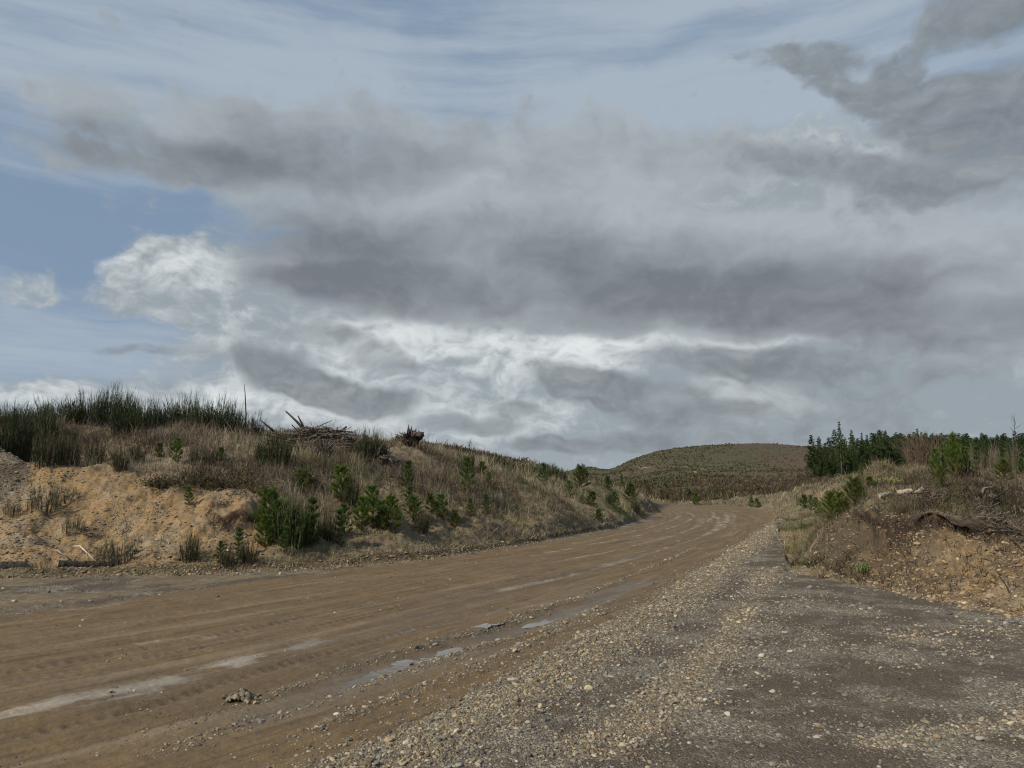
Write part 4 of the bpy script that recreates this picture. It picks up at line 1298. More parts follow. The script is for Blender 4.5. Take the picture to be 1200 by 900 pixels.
def stump(center, size, label, seed, up=0.5):
    r = np.random.default_rng(seed)
    e = bpy.data.objects.new('tree_stump', None); COL.objects.link(e); e.location = tuple(center)
    tag(e, label, 'tree stump')
    b = Buf()
    # the broken bole, lying over
    ax = unit(np.array([0.8, -0.25, up * 0.5]))
    b.tube([-ax * size * .25 + r.normal(0, .05, 3) * size if k == 0 else ax * size * (-.2 + .75 * k / 9) + r.normal(0, .025, 3) * size for k in range(10)], size * np.array([.36, .33, .30, .27, .25, .25, .22, .23, .17, .10]), (0.085, 0.068, 0.052), 13, .30)
    link('bole', b.mesh('bole', M_BARK), e)
    q = Buf()
    for i in range(40):
        d = unit(r.normal(0, 1, 3) + np.array([-.25, 0, .6]))
        L = size * r.uniform(.35, .95)
        p0 = -ax * size * .1 + d * size * .15
        q.tube([p0, p0 + d * L * .5 + r.normal(0, .05, 3) * size, p0 + d * L + r.normal(0, .12, 3) * size], [size * .09, size * .05, size * .012], jcol([DARKW, GREYW, (0.08, .06, .045)][r.integers(0, 3)], 1, .2, r)[0], 5, .25)
    link('roots', q.mesh('roots', M_BARK), e)
    s = Buf()
    n = 60
    ph = np.arange(n) * 2.4; zf = 1 - 2 * (np.arange(n) + .5) / n
    # clod of earth held by the roots
    rings, segs = 9, 14
    for_pts = []
    for i in range(rings + 1):
        th = math.pi * i / rings
        for j in range(segs):
            a = 2 * math.pi * j / segs
            rr_ = size * .42 * (1 + r.normal(0, .24))
            for_pts.append([rr_ * math.sin(th) * math.cos(a) - size * .15, rr_ * math.sin(th) * math.sin(a) * .8, rr_ * math.cos(th) * .75])
    fs = []
    for i in range(rings):
        for j in range(segs):
            p_, q_ = i * segs + j, i * segs + (j + 1) % segs
            fs += [(p_, p_ + segs, q_ + segs), (p_, q_ + segs, q_)]
    s.add(for_pts, fs, (0.032, 0.024, 0.017))
    link('earth_clod', s.mesh('earth_clod', M_BARK, False), e)


stump(lift(at(484, 28.6), 0.34), 0.72, 'upturned grey stump with spiky roots on the left bank skyline', 21, 0.8)
stump(lift(hit(1152, 592), 0.05), 0.5, 'dark root mass half buried in the top of the right bank', 22, 0.5)
stump(lift(hit(443, 545), 0.15), 0.75, 'dark rotting stump below the dense crest broom', 23, 0.2)
stump(lift(hit(382, 535), 0.05), 0.6, 'dark hollow stump under the heap of grey branches', 24, 0.2)

# logs
def log(label, pa, pb, rad, col, seed, end=(0.30, 0.24, 0.16), name='log'):
    r = np.random.default_rng(seed)
    pa = np.asarray(pa, float); pb = np.asarray(pb, float)
    n = 22
    pts = np.array([pa + (pb - pa) * f + r.normal(0, rad * .07, 3) for f in np.linspace(0, 1, n)]) - pa
    b = Buf(); b.tube(pts, rad * np.linspace(1, .8, n) * (1 + r.normal(0, .04, n)), col, 11, .13, cap=False)
    o = link(name, b.mesh(name, M_BARK, False)); o.location = tuple(pa)
    tag(o, label, name)
    for k, (q, nxt, rf) in enumerate([(pts[0], pts[1], 1.0), (pts[-1], pts[-2], .8)]):
        d = unit(q - nxt); u = unit(np.cross(d, [0, 0, 1.0])); w = np.cross(d, u)
        a = np.linspace(0, 2 * math.pi, 12, endpoint=False)
        ring = q + (np.cos(a)[:, None] * u + np.sin(a)[:, None] * w) * rad * rf * 1.0
        cb = Buf(); cb.add(np.vstack([ring, q + d * rad * .12]), [(j, (j + 1) % 12, 12) for j in range(12)], end)
        link('cut_end', cb.mesh('cut_end', M_BARK, False), o)
    return o


log('long dark log lying along the foot of the ochre cut', lift(hit(68, 664), .02), lift(hit(140, 662), .0), 0.085, (0.040, 0.033, 0.028), 31)
log('dark rotten log at the left edge below the gravel mound', lift(hit(-30, 668), .02), lift(hit(28, 664), -.02), 0.13, (0.050, 0.043, 0.036), 32)
log('short pale log on the lip of the right bank', lift(hit(1052, 581), .05), lift(hit(1068, 580), .05), 0.06, (0.42, 0.36, 0.28), 33, (0.45, 0.38, 0.28))
log('pale split log right of the short pale one on the right bank', lift(hit(1074, 582), .04), lift(hit(1083, 576), .06), 0.05, (0.36, 0.31, 0.24), 34, (0.42, 0.35, 0.26))
log('weathered pale log end at the left of the right bank lip', lift(hit(1030, 584), .04), lift(hit(1043, 581), .04), 0.05, (0.30, 0.26, 0.20), 35, (0.38, 0.32, 0.24))
log('weathered log among slash at the far right of the bank', lift(hit(1190, 597), .04), lift(hit(1202, 604), .04), 0.05, (0.24, 0.20, 0.16), 36)
# bleached sticks at the foot of the cut
p0 = hit(113, 661); p1 = hit(84, 644)
stick('bleached_stick', 'pale bent stick sloping down over the dark log', 'stick', [lift(p0, .03), (p0 + p1) / 2 + [0.05, -.25, .22], lift(p1, .06)], [0.012, 0.013, 0.008], (0.50, 0.42, 0.34))
p0 = hit(82, 658); p1 = hit(62, 648)
stick('bleached_stick', 'shorter greyish stick left of the pale bent one', 'stick', [lift(p0, .03), (p0 + p1) / 2 + [0, -.15, .14], lift(p1, .05)], [0.012, 0.012, 0.008], (0.32, 0.26, 0.20))
for (xa, ya, xb, yb, lab) in [(1185, 700, 1176, 686, 'thin dark twig stuck in the bare face of the right bank'), (610, 592, 623, 607, 'pale stick lying down the middle of the left bank'), (1030, 598, 1028, 570, 'thin upright twig over the dark lip of the right bank')]:
    p0 = hit(xa, ya); p1 = hit(xb, yb) if yb > 575 or xa < 1000 else lift(p0, .45)
    stick('twig', lab, 'twig', [lift(p0, -.03), (p0 + p1) / 2 + [0, 0, .05], lift(p1, .05)], [0.012, 0.010, 0.005], (0.16, 0.13, 0.10) if xa < 1100 else DARKW, 0.1, 5)

# ------------------------------------------------------------------ stones
_ph = (1 + 5 ** .5) / 2
ICO_V = unit(np.array([(-1, _ph, 0), (1, _ph, 0), (-1, -_ph, 0), (1, -_ph, 0), (0, -1, _ph), (0, 1, _ph), (0, -1, -_ph), (0, 1, -_ph), (_ph, 0, -1), (_ph, 0, 1), (-_ph, 0, -1), (-_ph, 0, 1)], float))
ICO_F = np.array([(0, 11, 5), (0, 5, 1), (0, 1, 7), (0, 7, 10), (0, 10, 11), (1, 5, 9), (5, 11, 4), (11, 10, 2), (10, 7, 6), (7, 1, 8), (3, 9, 4), (3, 4, 2), (3, 2, 6), (3, 6, 8), (3, 8, 9), (4, 9, 5), (2, 4, 11), (6, 2, 10), (8, 6, 7), (9, 8, 1)])
STONE_COLS = np.array([(0.20, 0.183, 0.15), (0.28, 0.255, 0.205), (0.13, 0.120, 0.103), (0.37, 0.33, 0.25), (0.10, 0.093, 0.080), (0.24, 0.208, 0.155)])
TAN_COLS = np.array([(0.30, 0.228, 0.135), (0.37, 0.295, 0.185), (0.22, 0.164, 0.098), (0.27, 0.222, 0.155), (0.43, 0.36, 0.25), (0.16, 0.118, 0.075)])


def stones(x, y, size, tan, r):
    N = len(x)
    z = zt(x, y)
    sc = size[:, None] * r.uniform(0.6, 1.25, (N, 3)) * [1, 1, 0.62]
    a = r.uniform(0, 6.28, N); ca, sa_ = np.cos(a), np.sin(a)
    V = ICO_V[None] * (1 + r.uniform(-.24, .24, (N, 12, 1))) * sc[:, None, :]
    Vx = V[..., 0] * ca[:, None] - V[..., 1] * sa_[:, None]; Vy = V[..., 0] * sa_[:, None] + V[..., 1] * ca[:, None]
    tl = r.normal(0, .25, (N, 1))
    Vz = V[..., 2] + Vx * tl
    V = np.stack([Vx + x[:, None], Vy + y[:, None], Vz + (z + size * r.uniform(-.05, .28, N))[:, None]], -1)
    c = np.where(tan[:, None], TAN_COLS[r.integers(0, 6, N)], STONE_COLS[r.integers(0, 6, N)]) * r.uniform(.75, 1.25, (N, 1))
    Fc = (np.arange(N)[:, None, None] * 12 + ICO_F[None]).reshape(-1, 3)
    return V.reshape(-1, 3), Fc, np.repeat(c, 12, 0)


def scatter(n, dmin, dmax, tmax=0.78, power=1.0, r=None):
    r = r or rng
    u = r.uniform(size=n)
    D = (dmin ** power + u * (dmax ** power - dmin ** power)) ** (1 / power)
    x = r.uniform(-tmax, tmax, n) * D
    return x, D


r = np.random.default_rng(99)
x, y = scatter(1000000, 3.6, 60, power=0.5, r=r)
tgm = sample(tan_g, x, y); gry = sample(grey, x, y); rdm = sample(road, x, y); wnd = sample(wind, x, y)
clump = 0.5 + fbm(x * 1.3, y * 1.3, 3, 201)
dark = sstep(0.46, 0.6, 0.5 + fbm(x * 0.45, y * 0.45, 3, 203))
prob = np.clip(tgm * 0.9 + gry * (0.10 + 0.5 * sstep(0.48, 0.68, clump)) * (1 - 0.9 * dark * (tgm < .3)) * 0.5 + rdm * 0.022 * sstep(0.5, 0.7, clump), 0, 1)
prob *= 1 - 0.8 * sstep(20, 60, y)
keep = r.uniform(size=len(x)) < prob
x, y = x[keep], y[keep]; tgk = tgm[keep]
size = np.clip(np.exp(r.normal(math.log(0.0058), 0.55, len(x))), 0.0036, 0.028) * (1 + 0.05 * np.clip(y - 4, 0, 25))
isn = r.uniform(size=len(x)) < np.clip(tgk * 0.7, 0.15, 0.65)
print('stones', len(x))
V_, F_, C_ = stones(x, y, size, isn, r)
me = make_mesh('loose_gravel', V_, F_, {'col': np.hstack([C_, np.ones((len(C_), 1))])}, False, [M_STONE])
tag(link('loose_gravel', me), 'loose grey and tan gravel strewn over the road edge and pull-off', 'gravel', kind='stuff')
# rubble on the bare cut faces
x, y = scatter(330000, 9, 24, 0.8, 1.0, r)
och = sample(ochre, x, y); pb = sample(pebb, x, y); rl_ = sample(rel, x, y)
ft = sstep(0.5, 0.0, np.abs(rl_)) * 0.5
keep = r.uniform(size=len(x)) < np.clip(och * (0.12 + 0.45 * sstep(0.4, .62, 0.5 + fbm(x, y, 3, 207))) + sample(topsoil, x, y) * .5 + pb * .9 + ft, 0, 1)
x, y = x[keep], y[keep]
size = np.clip(np.exp(r.normal(math.log(0.013), 0.55, len(x))), 0.006, 0.055)
V_, F_, C_ = stones(x, y, size, r.uniform(size=len(x)) < .7, r)
SOIL = np.array([(0.23, 0.165, 0.095), (0.17, 0.125, 0.08), (0.28, 0.20, 0.11), (0.12, 0.09, 0.06), (0.26, 0.205, 0.135)])
sm = np.repeat(r.uniform(size=len(x)) < .9, 12)
C_[sm] = np.repeat(SOIL[r.integers(0, 5, len(x))] * r.uniform(.75, 1.25, (len(x), 1)), 12, 0)[sm]
me = make_mesh('bank_rubble', V_, F_, {'col': np.hstack([C_, np.ones((len(C_), 1))])}, False, [M_STONE])
tag(link('bank_rubble', me), 'small stones and clods on the bare cut faces of both banks', 'rubble', kind='stuff')


def rock(name, px, py, w, col, label, seed, cat='stone', flat=0.55):
    r = np.random.default_rng(seed)
    p = hit(px, py, 3.0)
    s = w * p[1] / F / 2
    import bmesh
    bm = bmesh.new(); bmesh.ops.create_icosphere(bm, subdivisions=3, radius=1)
    offs = [unit(r.normal(size=3)) for _ in range(9)]
    cut = [r.uniform(.55, .85) for _ in offs]
    for v in bm.verts:
        q = np.array(v.co)
        for o_, c_ in zip(offs, cut):
            dd = q @ o_ - c_
            if dd > 0: q = q - o_ * dd * .9
        q = q * (1 + 0.03 * r.normal()) * [1, .75, flat] * s
        v.co = q
    me = bpy.data.meshes.new(name); bm.to_mesh(me); bm.free()
    at_ = me.attributes.new('col', 'FLOAT_COLOR', 'POINT'); at_.data.foreach_set('color', np.tile([*col, 1], (len(me.vertices), 1)).astype(np.float32).ravel())
    me.materials.append(M_STONE)
    o = link(name, me); o.location = (p[0], p[1], p[2] + s * flat * .45); o.rotation_euler = (r.normal(0, .1), r.normal(0, .1), r.uniform(0, 6.28))
    return tag(o, label, cat)


for i, (px, py, w, col, lab, fl) in enumerate([
    (690, 808, 11, (0.52, 0.43, 0.26), 'tan blocky stone lying alone on grey gravel in mid foreground', .6),
    (893, 770, 13, (0.45, 0.41, 0.33), 'pale flat stone on the gravel strip right of centre', .4),
    (926, 765, 8, (0.40, 0.37, 0.31), 'small pale stone right of the pale flat one', .6),
    (920, 742, 9, (0.36, 0.34, 0.28), 'thin pale slab on the dark gravel behind the flat stone', .3),
    (853, 839, 9, (0.44, 0.40, 0.32), 'pale rounded pebble on the dark pull-off', .6),
    (856, 809, 9, (0.36, 0.34, 0.30), 'long grey stone at the edge of the dark pull-off', .35),
    (776, 838, 8, (0.42, 0.41, 0.39), 'light grey stone in the gravel below the tan blocky stone', .5),
    (600, 797, 10, (0.46, 0.36, 0.25), 'flat tan stone on the brown mud near the puddles', .35),
    (476, 872, 10, (0.46, 0.42, 0.34), 'pale stone at the mud and gravel edge in the foreground', .5),
    (394, 838, 8, (0.46, 0.42, 0.35), 'pale pebble on the mud between the wheel ridges', .5),
    (82, 588, 5, (0.50, 0.47, 0.42), 'white stone on the face of the gravel mound', .8),
    (1112, 720, 12, (0.10, 0.09, 0.085), 'flat dark stone at the foot of the right bank', .3),
    (1188, 732, 16, (0.055, 0.055, 0.058), 'flat dark scrap of rock on the gravel at the right edge', .25),
    (950, 690, 9, (0.16, 0.15, 0.14), 'grey stone at the nose of the right bank', .6),
    (1150, 868, 12, (0.30, 0.27, 0.22), 'grey stone on the pull-off at the lower right', .5),
    (17, 705, 9, (0.34, 0.31, 0.27), 'pale flat stone on the far shoulder at the left edge', .35),
]):
    rock('stone', px, py, w, col, lab, 300 + i, flat=fl)
# clod of gravel beside the puddle
p = hit(283, 821, 3)
r = np.random.default_rng(5)
V_, F_, C_ = stones(p[0] + r.normal(0, .075, 90), p[1] + r.normal(0, .055, 90), r.uniform(.012, .03, 90), r.uniform(size=90) < .8, r)
dd = np.hypot(V_[:, 0] - p[0], V_[:, 1] - p[1]); V_[:, 2] += .07 * np.exp(-(dd / .09) ** 2)
V_ -= p
C_ *= .62
o = link('gravel_clod', make_mesh('gravel_clod', V_, F_, {'col': np.hstack([C_, np.ones((len(C_), 1))])}, False, [M_STONE])); o.location = tuple(p)
tag(o, 'lump of stuck gravel beside the wheel rut at lower left', 'clod', kind='stuff')

# ------------------------------------------------------------------ puddles
MP, t, b = new_mat('muddy_water', 0.04, 0.5)
b.inputs['Base Color'].default_value = (0.12, 0.095, 0.07, 1)
b.inputs['IOR'].default_value = 1.33
bump(t, b, t.noise(t.coord('Object'), 9, 2, 0.5), 0.04, 0.02)
for i, (px, py, L, W, lab) in enumerate([(440, 785, .85, .17, 'largest bright puddle in the wheel rut'), (515, 762, .6, .12, 'narrow puddle beyond the largest one'),
                                        (572, 732, .55, .10, 'thin puddle on the far side of the rut'), (640, 724, .75, .11, 'farthest thin puddle of the rut')]):
    c0 = on_plane(px, py)
    j = np.argmin(np.hypot(*(px_line(PUD, .05) - c0).T)); ln = px_line(PUD, .05)
    d = unit(ln[min(j + 4, len(ln) - 1)] - ln[max(j - 4, 0)]); nrm = np.array([d[1], -d[0]])
    L *= .78; W *= .9
    nu, nv = 90, 26
    U, Vv = np.meshgrid(np.linspace(-1, 1, nu), np.linspace(-1, 1, nv), indexing='ij')
    P_ = c0 + U[..., None] * L * d + Vv[..., None] * W * 1.3 * nrm
    g_ = zt(P_[..., 0], P_[..., 1])
    oval = (U ** 2 + Vv ** 2 + .5 * fbm(P_[..., 0] * 6, P_[..., 1] * 6, 3, 400 + i)) < 0.9
    lev = float(np.percentile(g_[oval], 36)) + .003
    keep_ = oval & (g_ < lev + .005) & (g_ > lev - .02)
    kq = keep_[:-1, :-1] & keep_[1:, :-1] & keep_[1:, 1:] & keep_[:-1, 1:]
    ia, ib = np.nonzero(kq)
    q_ = np.stack([ia * nv + ib, (ia + 1) * nv + ib, (ia + 1) * nv + ib + 1, ia * nv + ib + 1], -1)
    if (np.cross(d, nrm)) < 0: q_ = q_[:, ::-1]
    used = np.unique(q_)
    V_ = np.concatenate([P_ - c0, np.zeros((nu, nv, 1))], -1).reshape(-1, 3)[used]
    o = link('puddle', make_mesh('puddle', V_, np.searchsorted(used, q_), None, True, [MP]))
    o.location = (c0[0], c0[1], lev)
    tag(o, lab + ' reflecting the sky', 'puddle', kind='structure')
# ------------------------------------------------------------------ dry grass, brush and scrub
r = np.random.default_rng(123)
gb = Buf()
TANC = np.array([(0.30, 0.245, 0.145), (0.38, 0.32, 0.20), (0.24, 0.195, 0.115), (0.20, 0.165, 0.10), (0.33, 0.29, 0.195), (0.17, 0.135, 0.080)])
OLIVE = np.array([(0.105, 0.115, 0.045), (0.13, 0.135, 0.06), (0.085, 0.095, 0.035)])


def grass_clumps(n, dmin, dmax, dens, hgt, per=12, power=1.0, tmax=0.8, width=0.006, lean=0.45, pal=TANC, rad=0.07, olive=None, seed=1):
    r = np.random.default_rng(seed)
    x, y = scatter(n, dmin, dmax, tmax, power, r)
    pr = dens(x, y)
    k = r.uniform(size=n) < pr
    x, y = x[k], y[k]
    N = len(x)
    if N == 0: return
    hs = hgt(x, y) * np.exp(r.normal(0, .3, N))
    X_ = np.repeat(x, per) + r.normal(0, rad, N * per) * np.repeat(hs / .3, per) ** .5
    Y_ = np.repeat(y, per) + r.normal(0, rad, N * per) * np.repeat(hs / .3, per) ** .5
    Z_ = zt(X_, Y_) - .015
    d = upcone(N * per, lean, r)
    pc = pal[r.integers(0, len(pal), N)]
    if olive is not None:
        om = r.uniform(size=N) < olive(x, y)
        pc = np.where(om[:, None], OLIVE[r.integers(0, 3, N)], pc)
    rot_ = np.where((np.arctan2(x, y) > .33) & (y < 19), r.uniform(.35, .9, N), 1.12)      # the right bank carries darker, half-rotted litter
    pc = pc * rot_[:, None]
    patch = np.clip(1.0 + 1.5 * fbm(x * .55, y * .55, 3, 321), .5, 1.5)[:, None] * (1 + np.array([.0, .06, -.10]) * 2.2 * fbm(x * .35 + 40, y * .35, 3, 325)[:, None])
    pc = pc * patch
    c = np.repeat(pc, per, 0) * r.uniform(.65, 1.3, (N * per, 1))
    L = np.repeat(hs, per) * r.uniform(.5, 1.15, N * per)
    dr = np.stack([r.normal(0, .22, N * per), r.normal(0, .22, N * per), -np.abs(r.normal(0, .22, N * per))], -1) * L[:, None]
    W = width * (1 + Y_ / 22) * r.uniform(.6, 1.3, N * per)
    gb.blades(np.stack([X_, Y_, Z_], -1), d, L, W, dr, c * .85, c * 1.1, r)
    print('clumps', N)


def d_bank(x, y):
    b_ = sample(bank, x, y); o_ = sample(ochre, x, y); rd_ = sample(road, x, y); ts = sample(topsoil, x, y)
    pat = 0.15 + 0.85 * sstep(0.38, 0.58, 0.5 + fbm(x * .5, y * .5, 3, 301))
    return b_ * (1 - .97 * np.clip(o_, 0, 1)) * (1 - rd_) * pat * (1 - .8 * np.clip(ts, 0, 1))


def ol(x, y): return 0.75 * sample(green, x, y)


vergew = lambda x, y: np.exp(-((sample(rel, x, y) - .35) / .5) ** 2) * (1 - sample(road, x, y)) * (x < 8)
# short mat over the banks and the verge
grass_clumps(120000, 9, 46, lambda x, y: np.clip(d_bank(x, y) * 1.0, 0, 1), lambda x, y: 0.10 + 0.10 * sstep(.4, .7, .5 + fbm(x * .7, y * .7, 2, 303)), 8, 0.9, olive=ol, lean=1.0, seed=1)
grass_clumps(30000, 12, 50, lambda x, y: vergew(x, y) * (1 - sample(ochre, x, y) * .8), lambda x, y: 0.13 + 0 * x, 12, 0.9, olive=lambda x, y: .25 + 0 * x, lean=.7, seed=2)
# taller pale grass below the crest and on top of the right bank
mid_l = lambda x, y: d_bank(x, y) * sstep(1.5, 4.5, sample(rel, x, y)) * (np.arctan2(x, y) < .1)
grass_clumps(38000, 15, 48, lambda x, y: mid_l(x, y) * .8, lambda x, y: 0.40 + 0.12 * fbm(x * .4, y * .4, 2, 305), 11, .9, olive=lambda x, y: .06 + 0 * x, lean=.28, pal=np.array([(0.31, 0.265, 0.18), (0.39, 0.345, 0.245), (0.25, 0.205, 0.14), (0.20, 0.16, 0.11), (0.165, 0.15, 0.085)]), seed=3)
top_r = lambda x, y: d_bank(x, y) * sstep(1.2, 4.0, sample(rel, x, y)) * (np.arctan2(x, y) > .36)
grass_clumps(30000, 11, 62, lambda x, y: top_r(x, y) * .75, lambda x, y: 0.20 + 0.05 * sstep(17, 23, y), 11, .9, olive=ol, lean=.42, pal=np.array([(0.23, 0.18, 0.115), (0.29, 0.235, 0.155), (0.16, 0.12, 0.08), (0.12, 0.088, 0.06), (0.10, 0.095, 0.045)]), seed=4)
# sparse tall stalks on the skylines
grass_clumps(5000, 17, 52, lambda x, y: d_bank(x, y) * sstep(3, 6, sample(rel, x, y)) * .35, lambda x, y: np.where(x > 0.3 * y, .38, .6), 4, .9, lean=.10, width=.007, pal=np.array([(0.16, 0.13, 0.09), (0.25, 0.21, 0.15)]), rad=.04, seed=5)
# thin growth on the cuts
grass_clumps(22000, 9, 22, lambda x, y: sample(ochre, x, y) * sstep(.48, .66, .5 + fbm(x * .9, y * .9, 3, 309)) * .30, lambda x, y: .14 + 0 * x, 8, 1, lean=.4, olive=lambda x, y: .35 + 0 * x, seed=6)
# far slopes
grass_clumps(22000, 46, 118, lambda x, y: d_bank(x, y) * .8, lambda x, y: .35 + 0 * x, 9, .8, width=.011, olive=lambda x, y: .15 + .4 * sample(green, x, y), lean=.4, rad=.2, seed=7)
tag(link('dry_grass', gb.mesh('dry_grass', M_GRASS)), 'dead tan grass covering the banks and road verge', 'grass', kind='stuff')

# brown dead bracken and brush on the left crest, grey brown twigs on the right
gb = Buf()
BRN = np.array([(0.135, 0.092, 0.068), (0.175, 0.125, 0.092), (0.105, 0.072, 0.052), (0.20, 0.155, 0.115)])


def d_brush(x, y):
    a = np.arctan2(x, y)
    l = sstep(3.5, 6.0, sample(rel, x, y)) * (a < .06) * sstep(.40, .56, .5 + fbm(x * .45, y * .45, 3, 311)) * sstep(31, 28, y)
    rr_ = (a > .42) * sstep(.9, 2.2, sample(rel, x, y)) * sstep(.36, .6, .5 + fbm(x * .6, y * .6, 3, 313)) * .9
    return np.clip(l + rr_, 0, 1) * sample(bank, x, y) * (1 - .8 * sample(ochre, x, y))


grass_clumps(12000, 10, 34, lambda x, y: d_brush(x, y) * .6, lambda x, y: .30 + .24 * (x < 0), 16, 1, width=.007, lean=.75, pal=BRN, rad=.14, seed=8)
grass_clumps(4000, 10, 30, lambda x, y: d_brush(x, y) * (np.arctan2(x, y) > .42) * .5, lambda x, y: .42 + 0 * x, 6, 1, width=.007, lean=.35, pal=np.array([(0.20, 0.165, 0.125), (0.27, 0.225, 0.17)]), rad=.06, seed=9)
grass_clumps(9000, 9, 20, lambda x, y: (np.arctan2(x, y) > .36) * sample(topsoil, x, y) * .8 * (sample(rel, x, y) > .1), lambda x, y: .16 + 0 * x, 7, 1, width=.006, lean=1.3, pal=np.array([(0.075, 0.055, 0.038), (0.12, 0.09, 0.06), (0.06, 0.055, 0.03), (0.16, 0.125, 0.085)]), rad=.08, seed=12)
# hanging roots over the cut lips
# torn roots hanging from the overhanging lips
rr2 = np.random.default_rng(31)
for lo, hi, n in ((972, 1215, 900), (244, 312, 350)):
    pxs = rr2.uniform(lo, hi, n)
    t_ = np.array([ray(q, 600)[0] for q in pxs])
    lipx = np.interp(t_, np.tan(azc[:NF]), (P1[:NF, 2, 0]))
    D_ = lipx - rr2.uniform(0.0, .26, n)
    X_ = t_ * D_
    Z_ = zt(t_ * (lipx + .10), lipx + .10) - rr2.uniform(0, .10, n)
    d_ = unit(np.stack([rr2.normal(0, .5, n), rr2.normal(-.25, .4, n), -1 + rr2.normal(0, .5, n)], -1))
    gb.blades(np.stack([X_, D_, Z_], -1), d_, rr2.uniform(.08, .38, n), .007, rr2.normal(0, .05, (n, 3)), jcol((0.075, 0.055, 0.04), n, .5, rr2), None, rr2)
tag(link('dead_brush', gb.mesh('dead_brush', M_GRASS)), 'tangled brown dead bracken and twigs on the bank tops', 'brush', kind='stuff')

# low dark heathy growth at the top of the ochre cut
def dark_bush(seed, w, h, n=900, col=(0.052, 0.046, 0.020)):
    r = np.random.default_rng(seed)
    b1, b2 = Buf(), Buf()
    for i in range(10):
        a = r.uniform(0, 6.28); d = unit(np.array([math.cos(a), math.sin(a), r.uniform(.3, 1)]))
        b1.tube([[0, 0, -.05], d * w * .45, d * w * .8], [.012, .008, .003], (0.07, 0.05, 0.035), 4, cap=False)
    q = r.normal(0, .45, (n, 3)) * [w, w, h]; q[:, 2] = np.abs(q[:, 2])
    d = unit(q * [1, 1, .6] + r.normal(0, .5, (n, 3)) * w + [0, 0, .25])
    b2.blades(q, d, r.uniform(.05, .14, n), .016, r.normal(0, .01, (n, 3)), jcol(col, n, .5, r), None, r)
    return b1.mesh('stems', M_BARK), b2.mesh('foliage', M_SHOOT)


DB = [dark_bush(71, .5, .35), dark_bush(72, .6, .5, 800, (0.10, 0.078, 0.046)), dark_bush(73, .45, .4, 800, (0.075, 0.066, 0.030))]
for px, py, hp, sh, lab in [(188, 572, 26, 0, 'dark green low bush at the right shoulder of the gravel mound'), (208, 571, 24, 1, 'dark brown green bush overhanging the ochre cut'), (235, 570, 26, 2, 'brownish bush along the top of the ochre cut'),
                            (262, 572, 24, 1, 'olive bush above the dark overhang of the cut'), (285, 572, 28, 2, 'dull bush at the right end of the cut top'), (302, 580, 24, 1, 'olive bush where the cut meets the grass'),
                            (360, 572, 22, 1, 'yellow olive bush left of the rounded dense pine')]:
    p = hit(px, py)
    s = hp * p[1] / F / .55
    place('low_bush', lab, 'bush', DB[sh], p, rng.uniform(0, 6.28), (s * .95, s * .95, s * rng.uniform(.75, 1.3)), 'low bushes along the top of the ochre cut', parts=('stems', 'foliage'))
# moss and a leafy plant on the right bank
MG = dark_bush(74, .3, .08, 500, (0.26, 0.26, 0.075))
p = hit(1040, 567); place('moss_clump', 'pale yellow green moss clump on top of the right bank', 'moss', MG, p, 0, (1.0, .7, 1), parts=('stems', 'foliage'))
LG = dark_bush(75, .12, .10, 90, (0.16, 0.19, 0.07))
p = hit(1012, 672); place('leafy_weed', 'pale green leafy weed on the bare face of the right bank', 'weed', LG, p, 0, 1.2, parts=('stems', 'foliage'))

# ------------------------------------------------------------------ scrub on the far slopes
r = np.random.default_rng(77)
gb = Buf()


def tufts(n, dmin, dmax, cols, h0, h1, per, wid, dens, power=.6, seed=1, tmax=.75, up=.8):
    r = np.random.default_rng(seed)
    x, y = scatter(n, dmin, dmax, tmax, power, r)
    k = r.uniform(size=n) < dens(x, y)
    x, y = x[k], y[k]; N = len(x)
    h = r.uniform(h0, h1, N) * np.exp(r.normal(0, .25, N))
    X_ = np.repeat(x, per) + r.normal(0, .28, N * per) * np.repeat(h, per); Y_ = np.repeat(y, per) + r.normal(0, .28, N * per) * np.repeat(h, per)
    Z_ = zt(X_, Y_) + np.abs(r.normal(0, .2, N * per)) * np.repeat(h, per)
    c = np.repeat(np.asarray(cols)[r.integers(0, len(cols), N)], per, 0) * r.uniform(.6, 1.35, (N * per, 1))
    gb.blades(np.stack([X_, Y_, Z_], -1), upcone(N * per, up, r), np.repeat(h, per) * r.uniform(.45, .9, N * per), np.repeat(h, per) * wid * r.uniform(.6, 1.3, N * per), r.normal(0, .05, (N * per, 3)), c, c * 1.1, r)
    print('tufts', N)


hn_ = lambda x, y: .5 + fbm(x * .018, y * .018, 4, 501)
GREENS = [(0.060, 0.068, 0.029), (0.048, 0.056, 0.025), (0.076, 0.078, 0.035), (0.090, 0.084, 0.042)]
BROWNS = [(0.115, 0.078, 0.056), (0.090, 0.062, 0.045), (0.135, 0.100, 0.072), (0.075, 0.052, 0.038)]
tufts(60000, 170, 470, GREENS, .25, .5, 5, .6, lambda x, y: .9 * sstep(.25, .5, .5 + fbm(x * .05, y * .05, 4, 505)) * sstep(.36, .5, hn_(x, y) + .10 * (x / y < .30) - .16 * (x / y > .33)), .7, 1)
tufts(34000, 150, 460, [(0.115, 0.080, 0.054), (0.090, 0.062, 0.043), (0.135, 0.100, 0.070)], .25, .5, 5, .5, lambda x, y: .9 * sstep(.62, .45, hn_(x, y) + .10 * (x / y < .30) - .16 * (x / y > .33)), .7, 2)
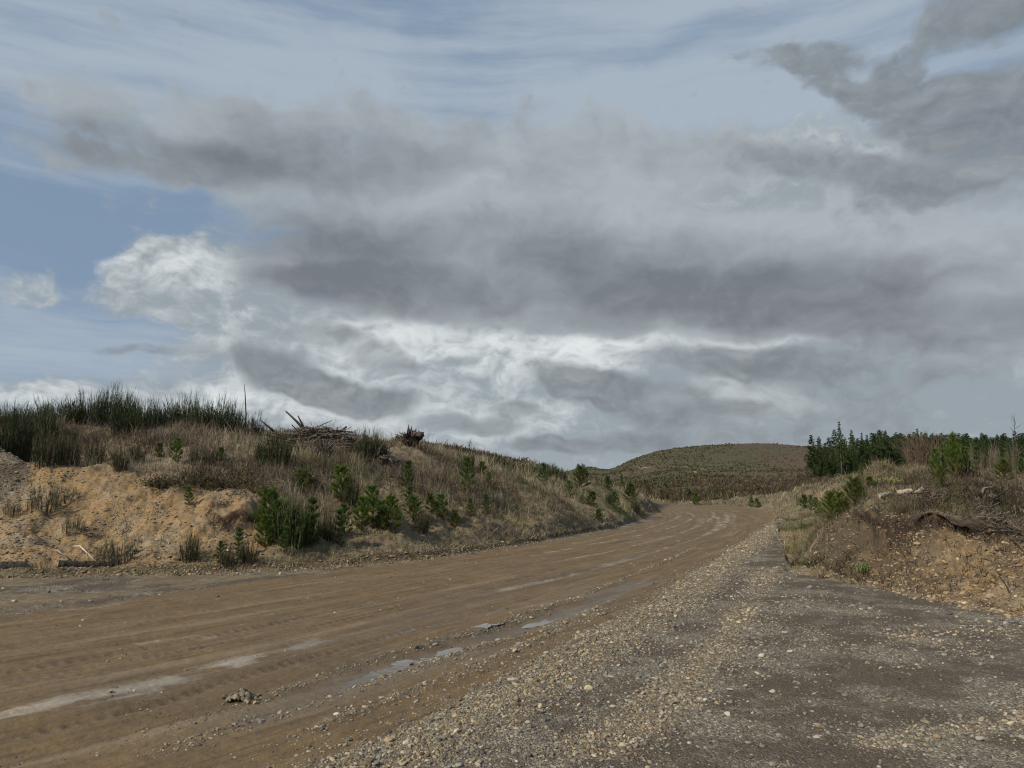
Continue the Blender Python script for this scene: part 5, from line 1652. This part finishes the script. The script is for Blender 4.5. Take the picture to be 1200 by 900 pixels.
tag(link('hill_scrub', gb.mesh('hill_scrub', M_SCRUB)), 'low green and brown scrub speckling the far hills', 'scrub', kind='stuff')
gb = Buf()
offroad = lambda x, y: 1 - np.where(y < 129, np.maximum(sample(road, x, y), sample(grey, x, y)), 0)
tufts(60000, 88, 200, [(0.095, 0.068, 0.046), (0.072, 0.052, 0.036), (0.12, 0.088, 0.06), (0.055, 0.041, 0.028), (0.17, 0.135, 0.095), (0.062, 0.055, 0.030)], .25, .8, 10, .13, lambda x, y: .85 * offroad(x, y) * (x / y > -.15) * sstep(.3, .5, hn_(x * 3, y * 3)) * sstep(205, 135, y + 40 * fbm(x * .03, y * .03, 3, 507)), .8, 3, up=1.3)
tufts(7000, 92, 190, GREENS, .4, 1.0, 8, .35, lambda x, y: .6 * offroad(x, y) * sstep(.5, .62, hn_(x * 2, y * 2)), .8, 4)
tag(link('roadside_scrub', gb.mesh('roadside_scrub', M_SCRUB)), 'brown leafless scrub filling the low ground beyond the bend', 'scrub', kind='stuff')
# separate dark bushes that stand out of it
ks = 0
for px, D, hp, lab in [(845, 118, 12, 'dark bush left of a pair on the scrub slope past the bend'), (833, 125, 9, 'small dark bush beside the bare track on the scrub slope'), (872, 112, 12, 'rounded dark bush in the middle of the scrub slope'),
                       (768, 112, 13, 'dark bush low on the scrub slope just past the bank nose'), (900, 104, 10, 'dark bush near the crest of the tan far slope'), (925, 100, 12, 'dark bush right of the middle on the scrub slope'),
                       (786, 122, 8, 'small brown bush above the ochre mound'), (940, 96, 10, 'dark bush where the scrub meets the tan slope'), (858, 108, 8, 'low dark bush above the ochre mound'), (915, 118, 8, 'small dark bush high on the scrub slope')]:
    p = at(px, D)
    s = hp * D / F / .55
    place('dark_bush', lab, 'bush', DB[ks % 3], p, rng.uniform(0, 6), s, 'dark bushes on the scrub slope', parts=('stems', 'foliage'))
    ks += 1
SC.cycles.use_denoising = True
SC.cycles.filter_width = 1.15
SC.cycles.max_bounces = 5
SC.cycles.diffuse_bounces = 2
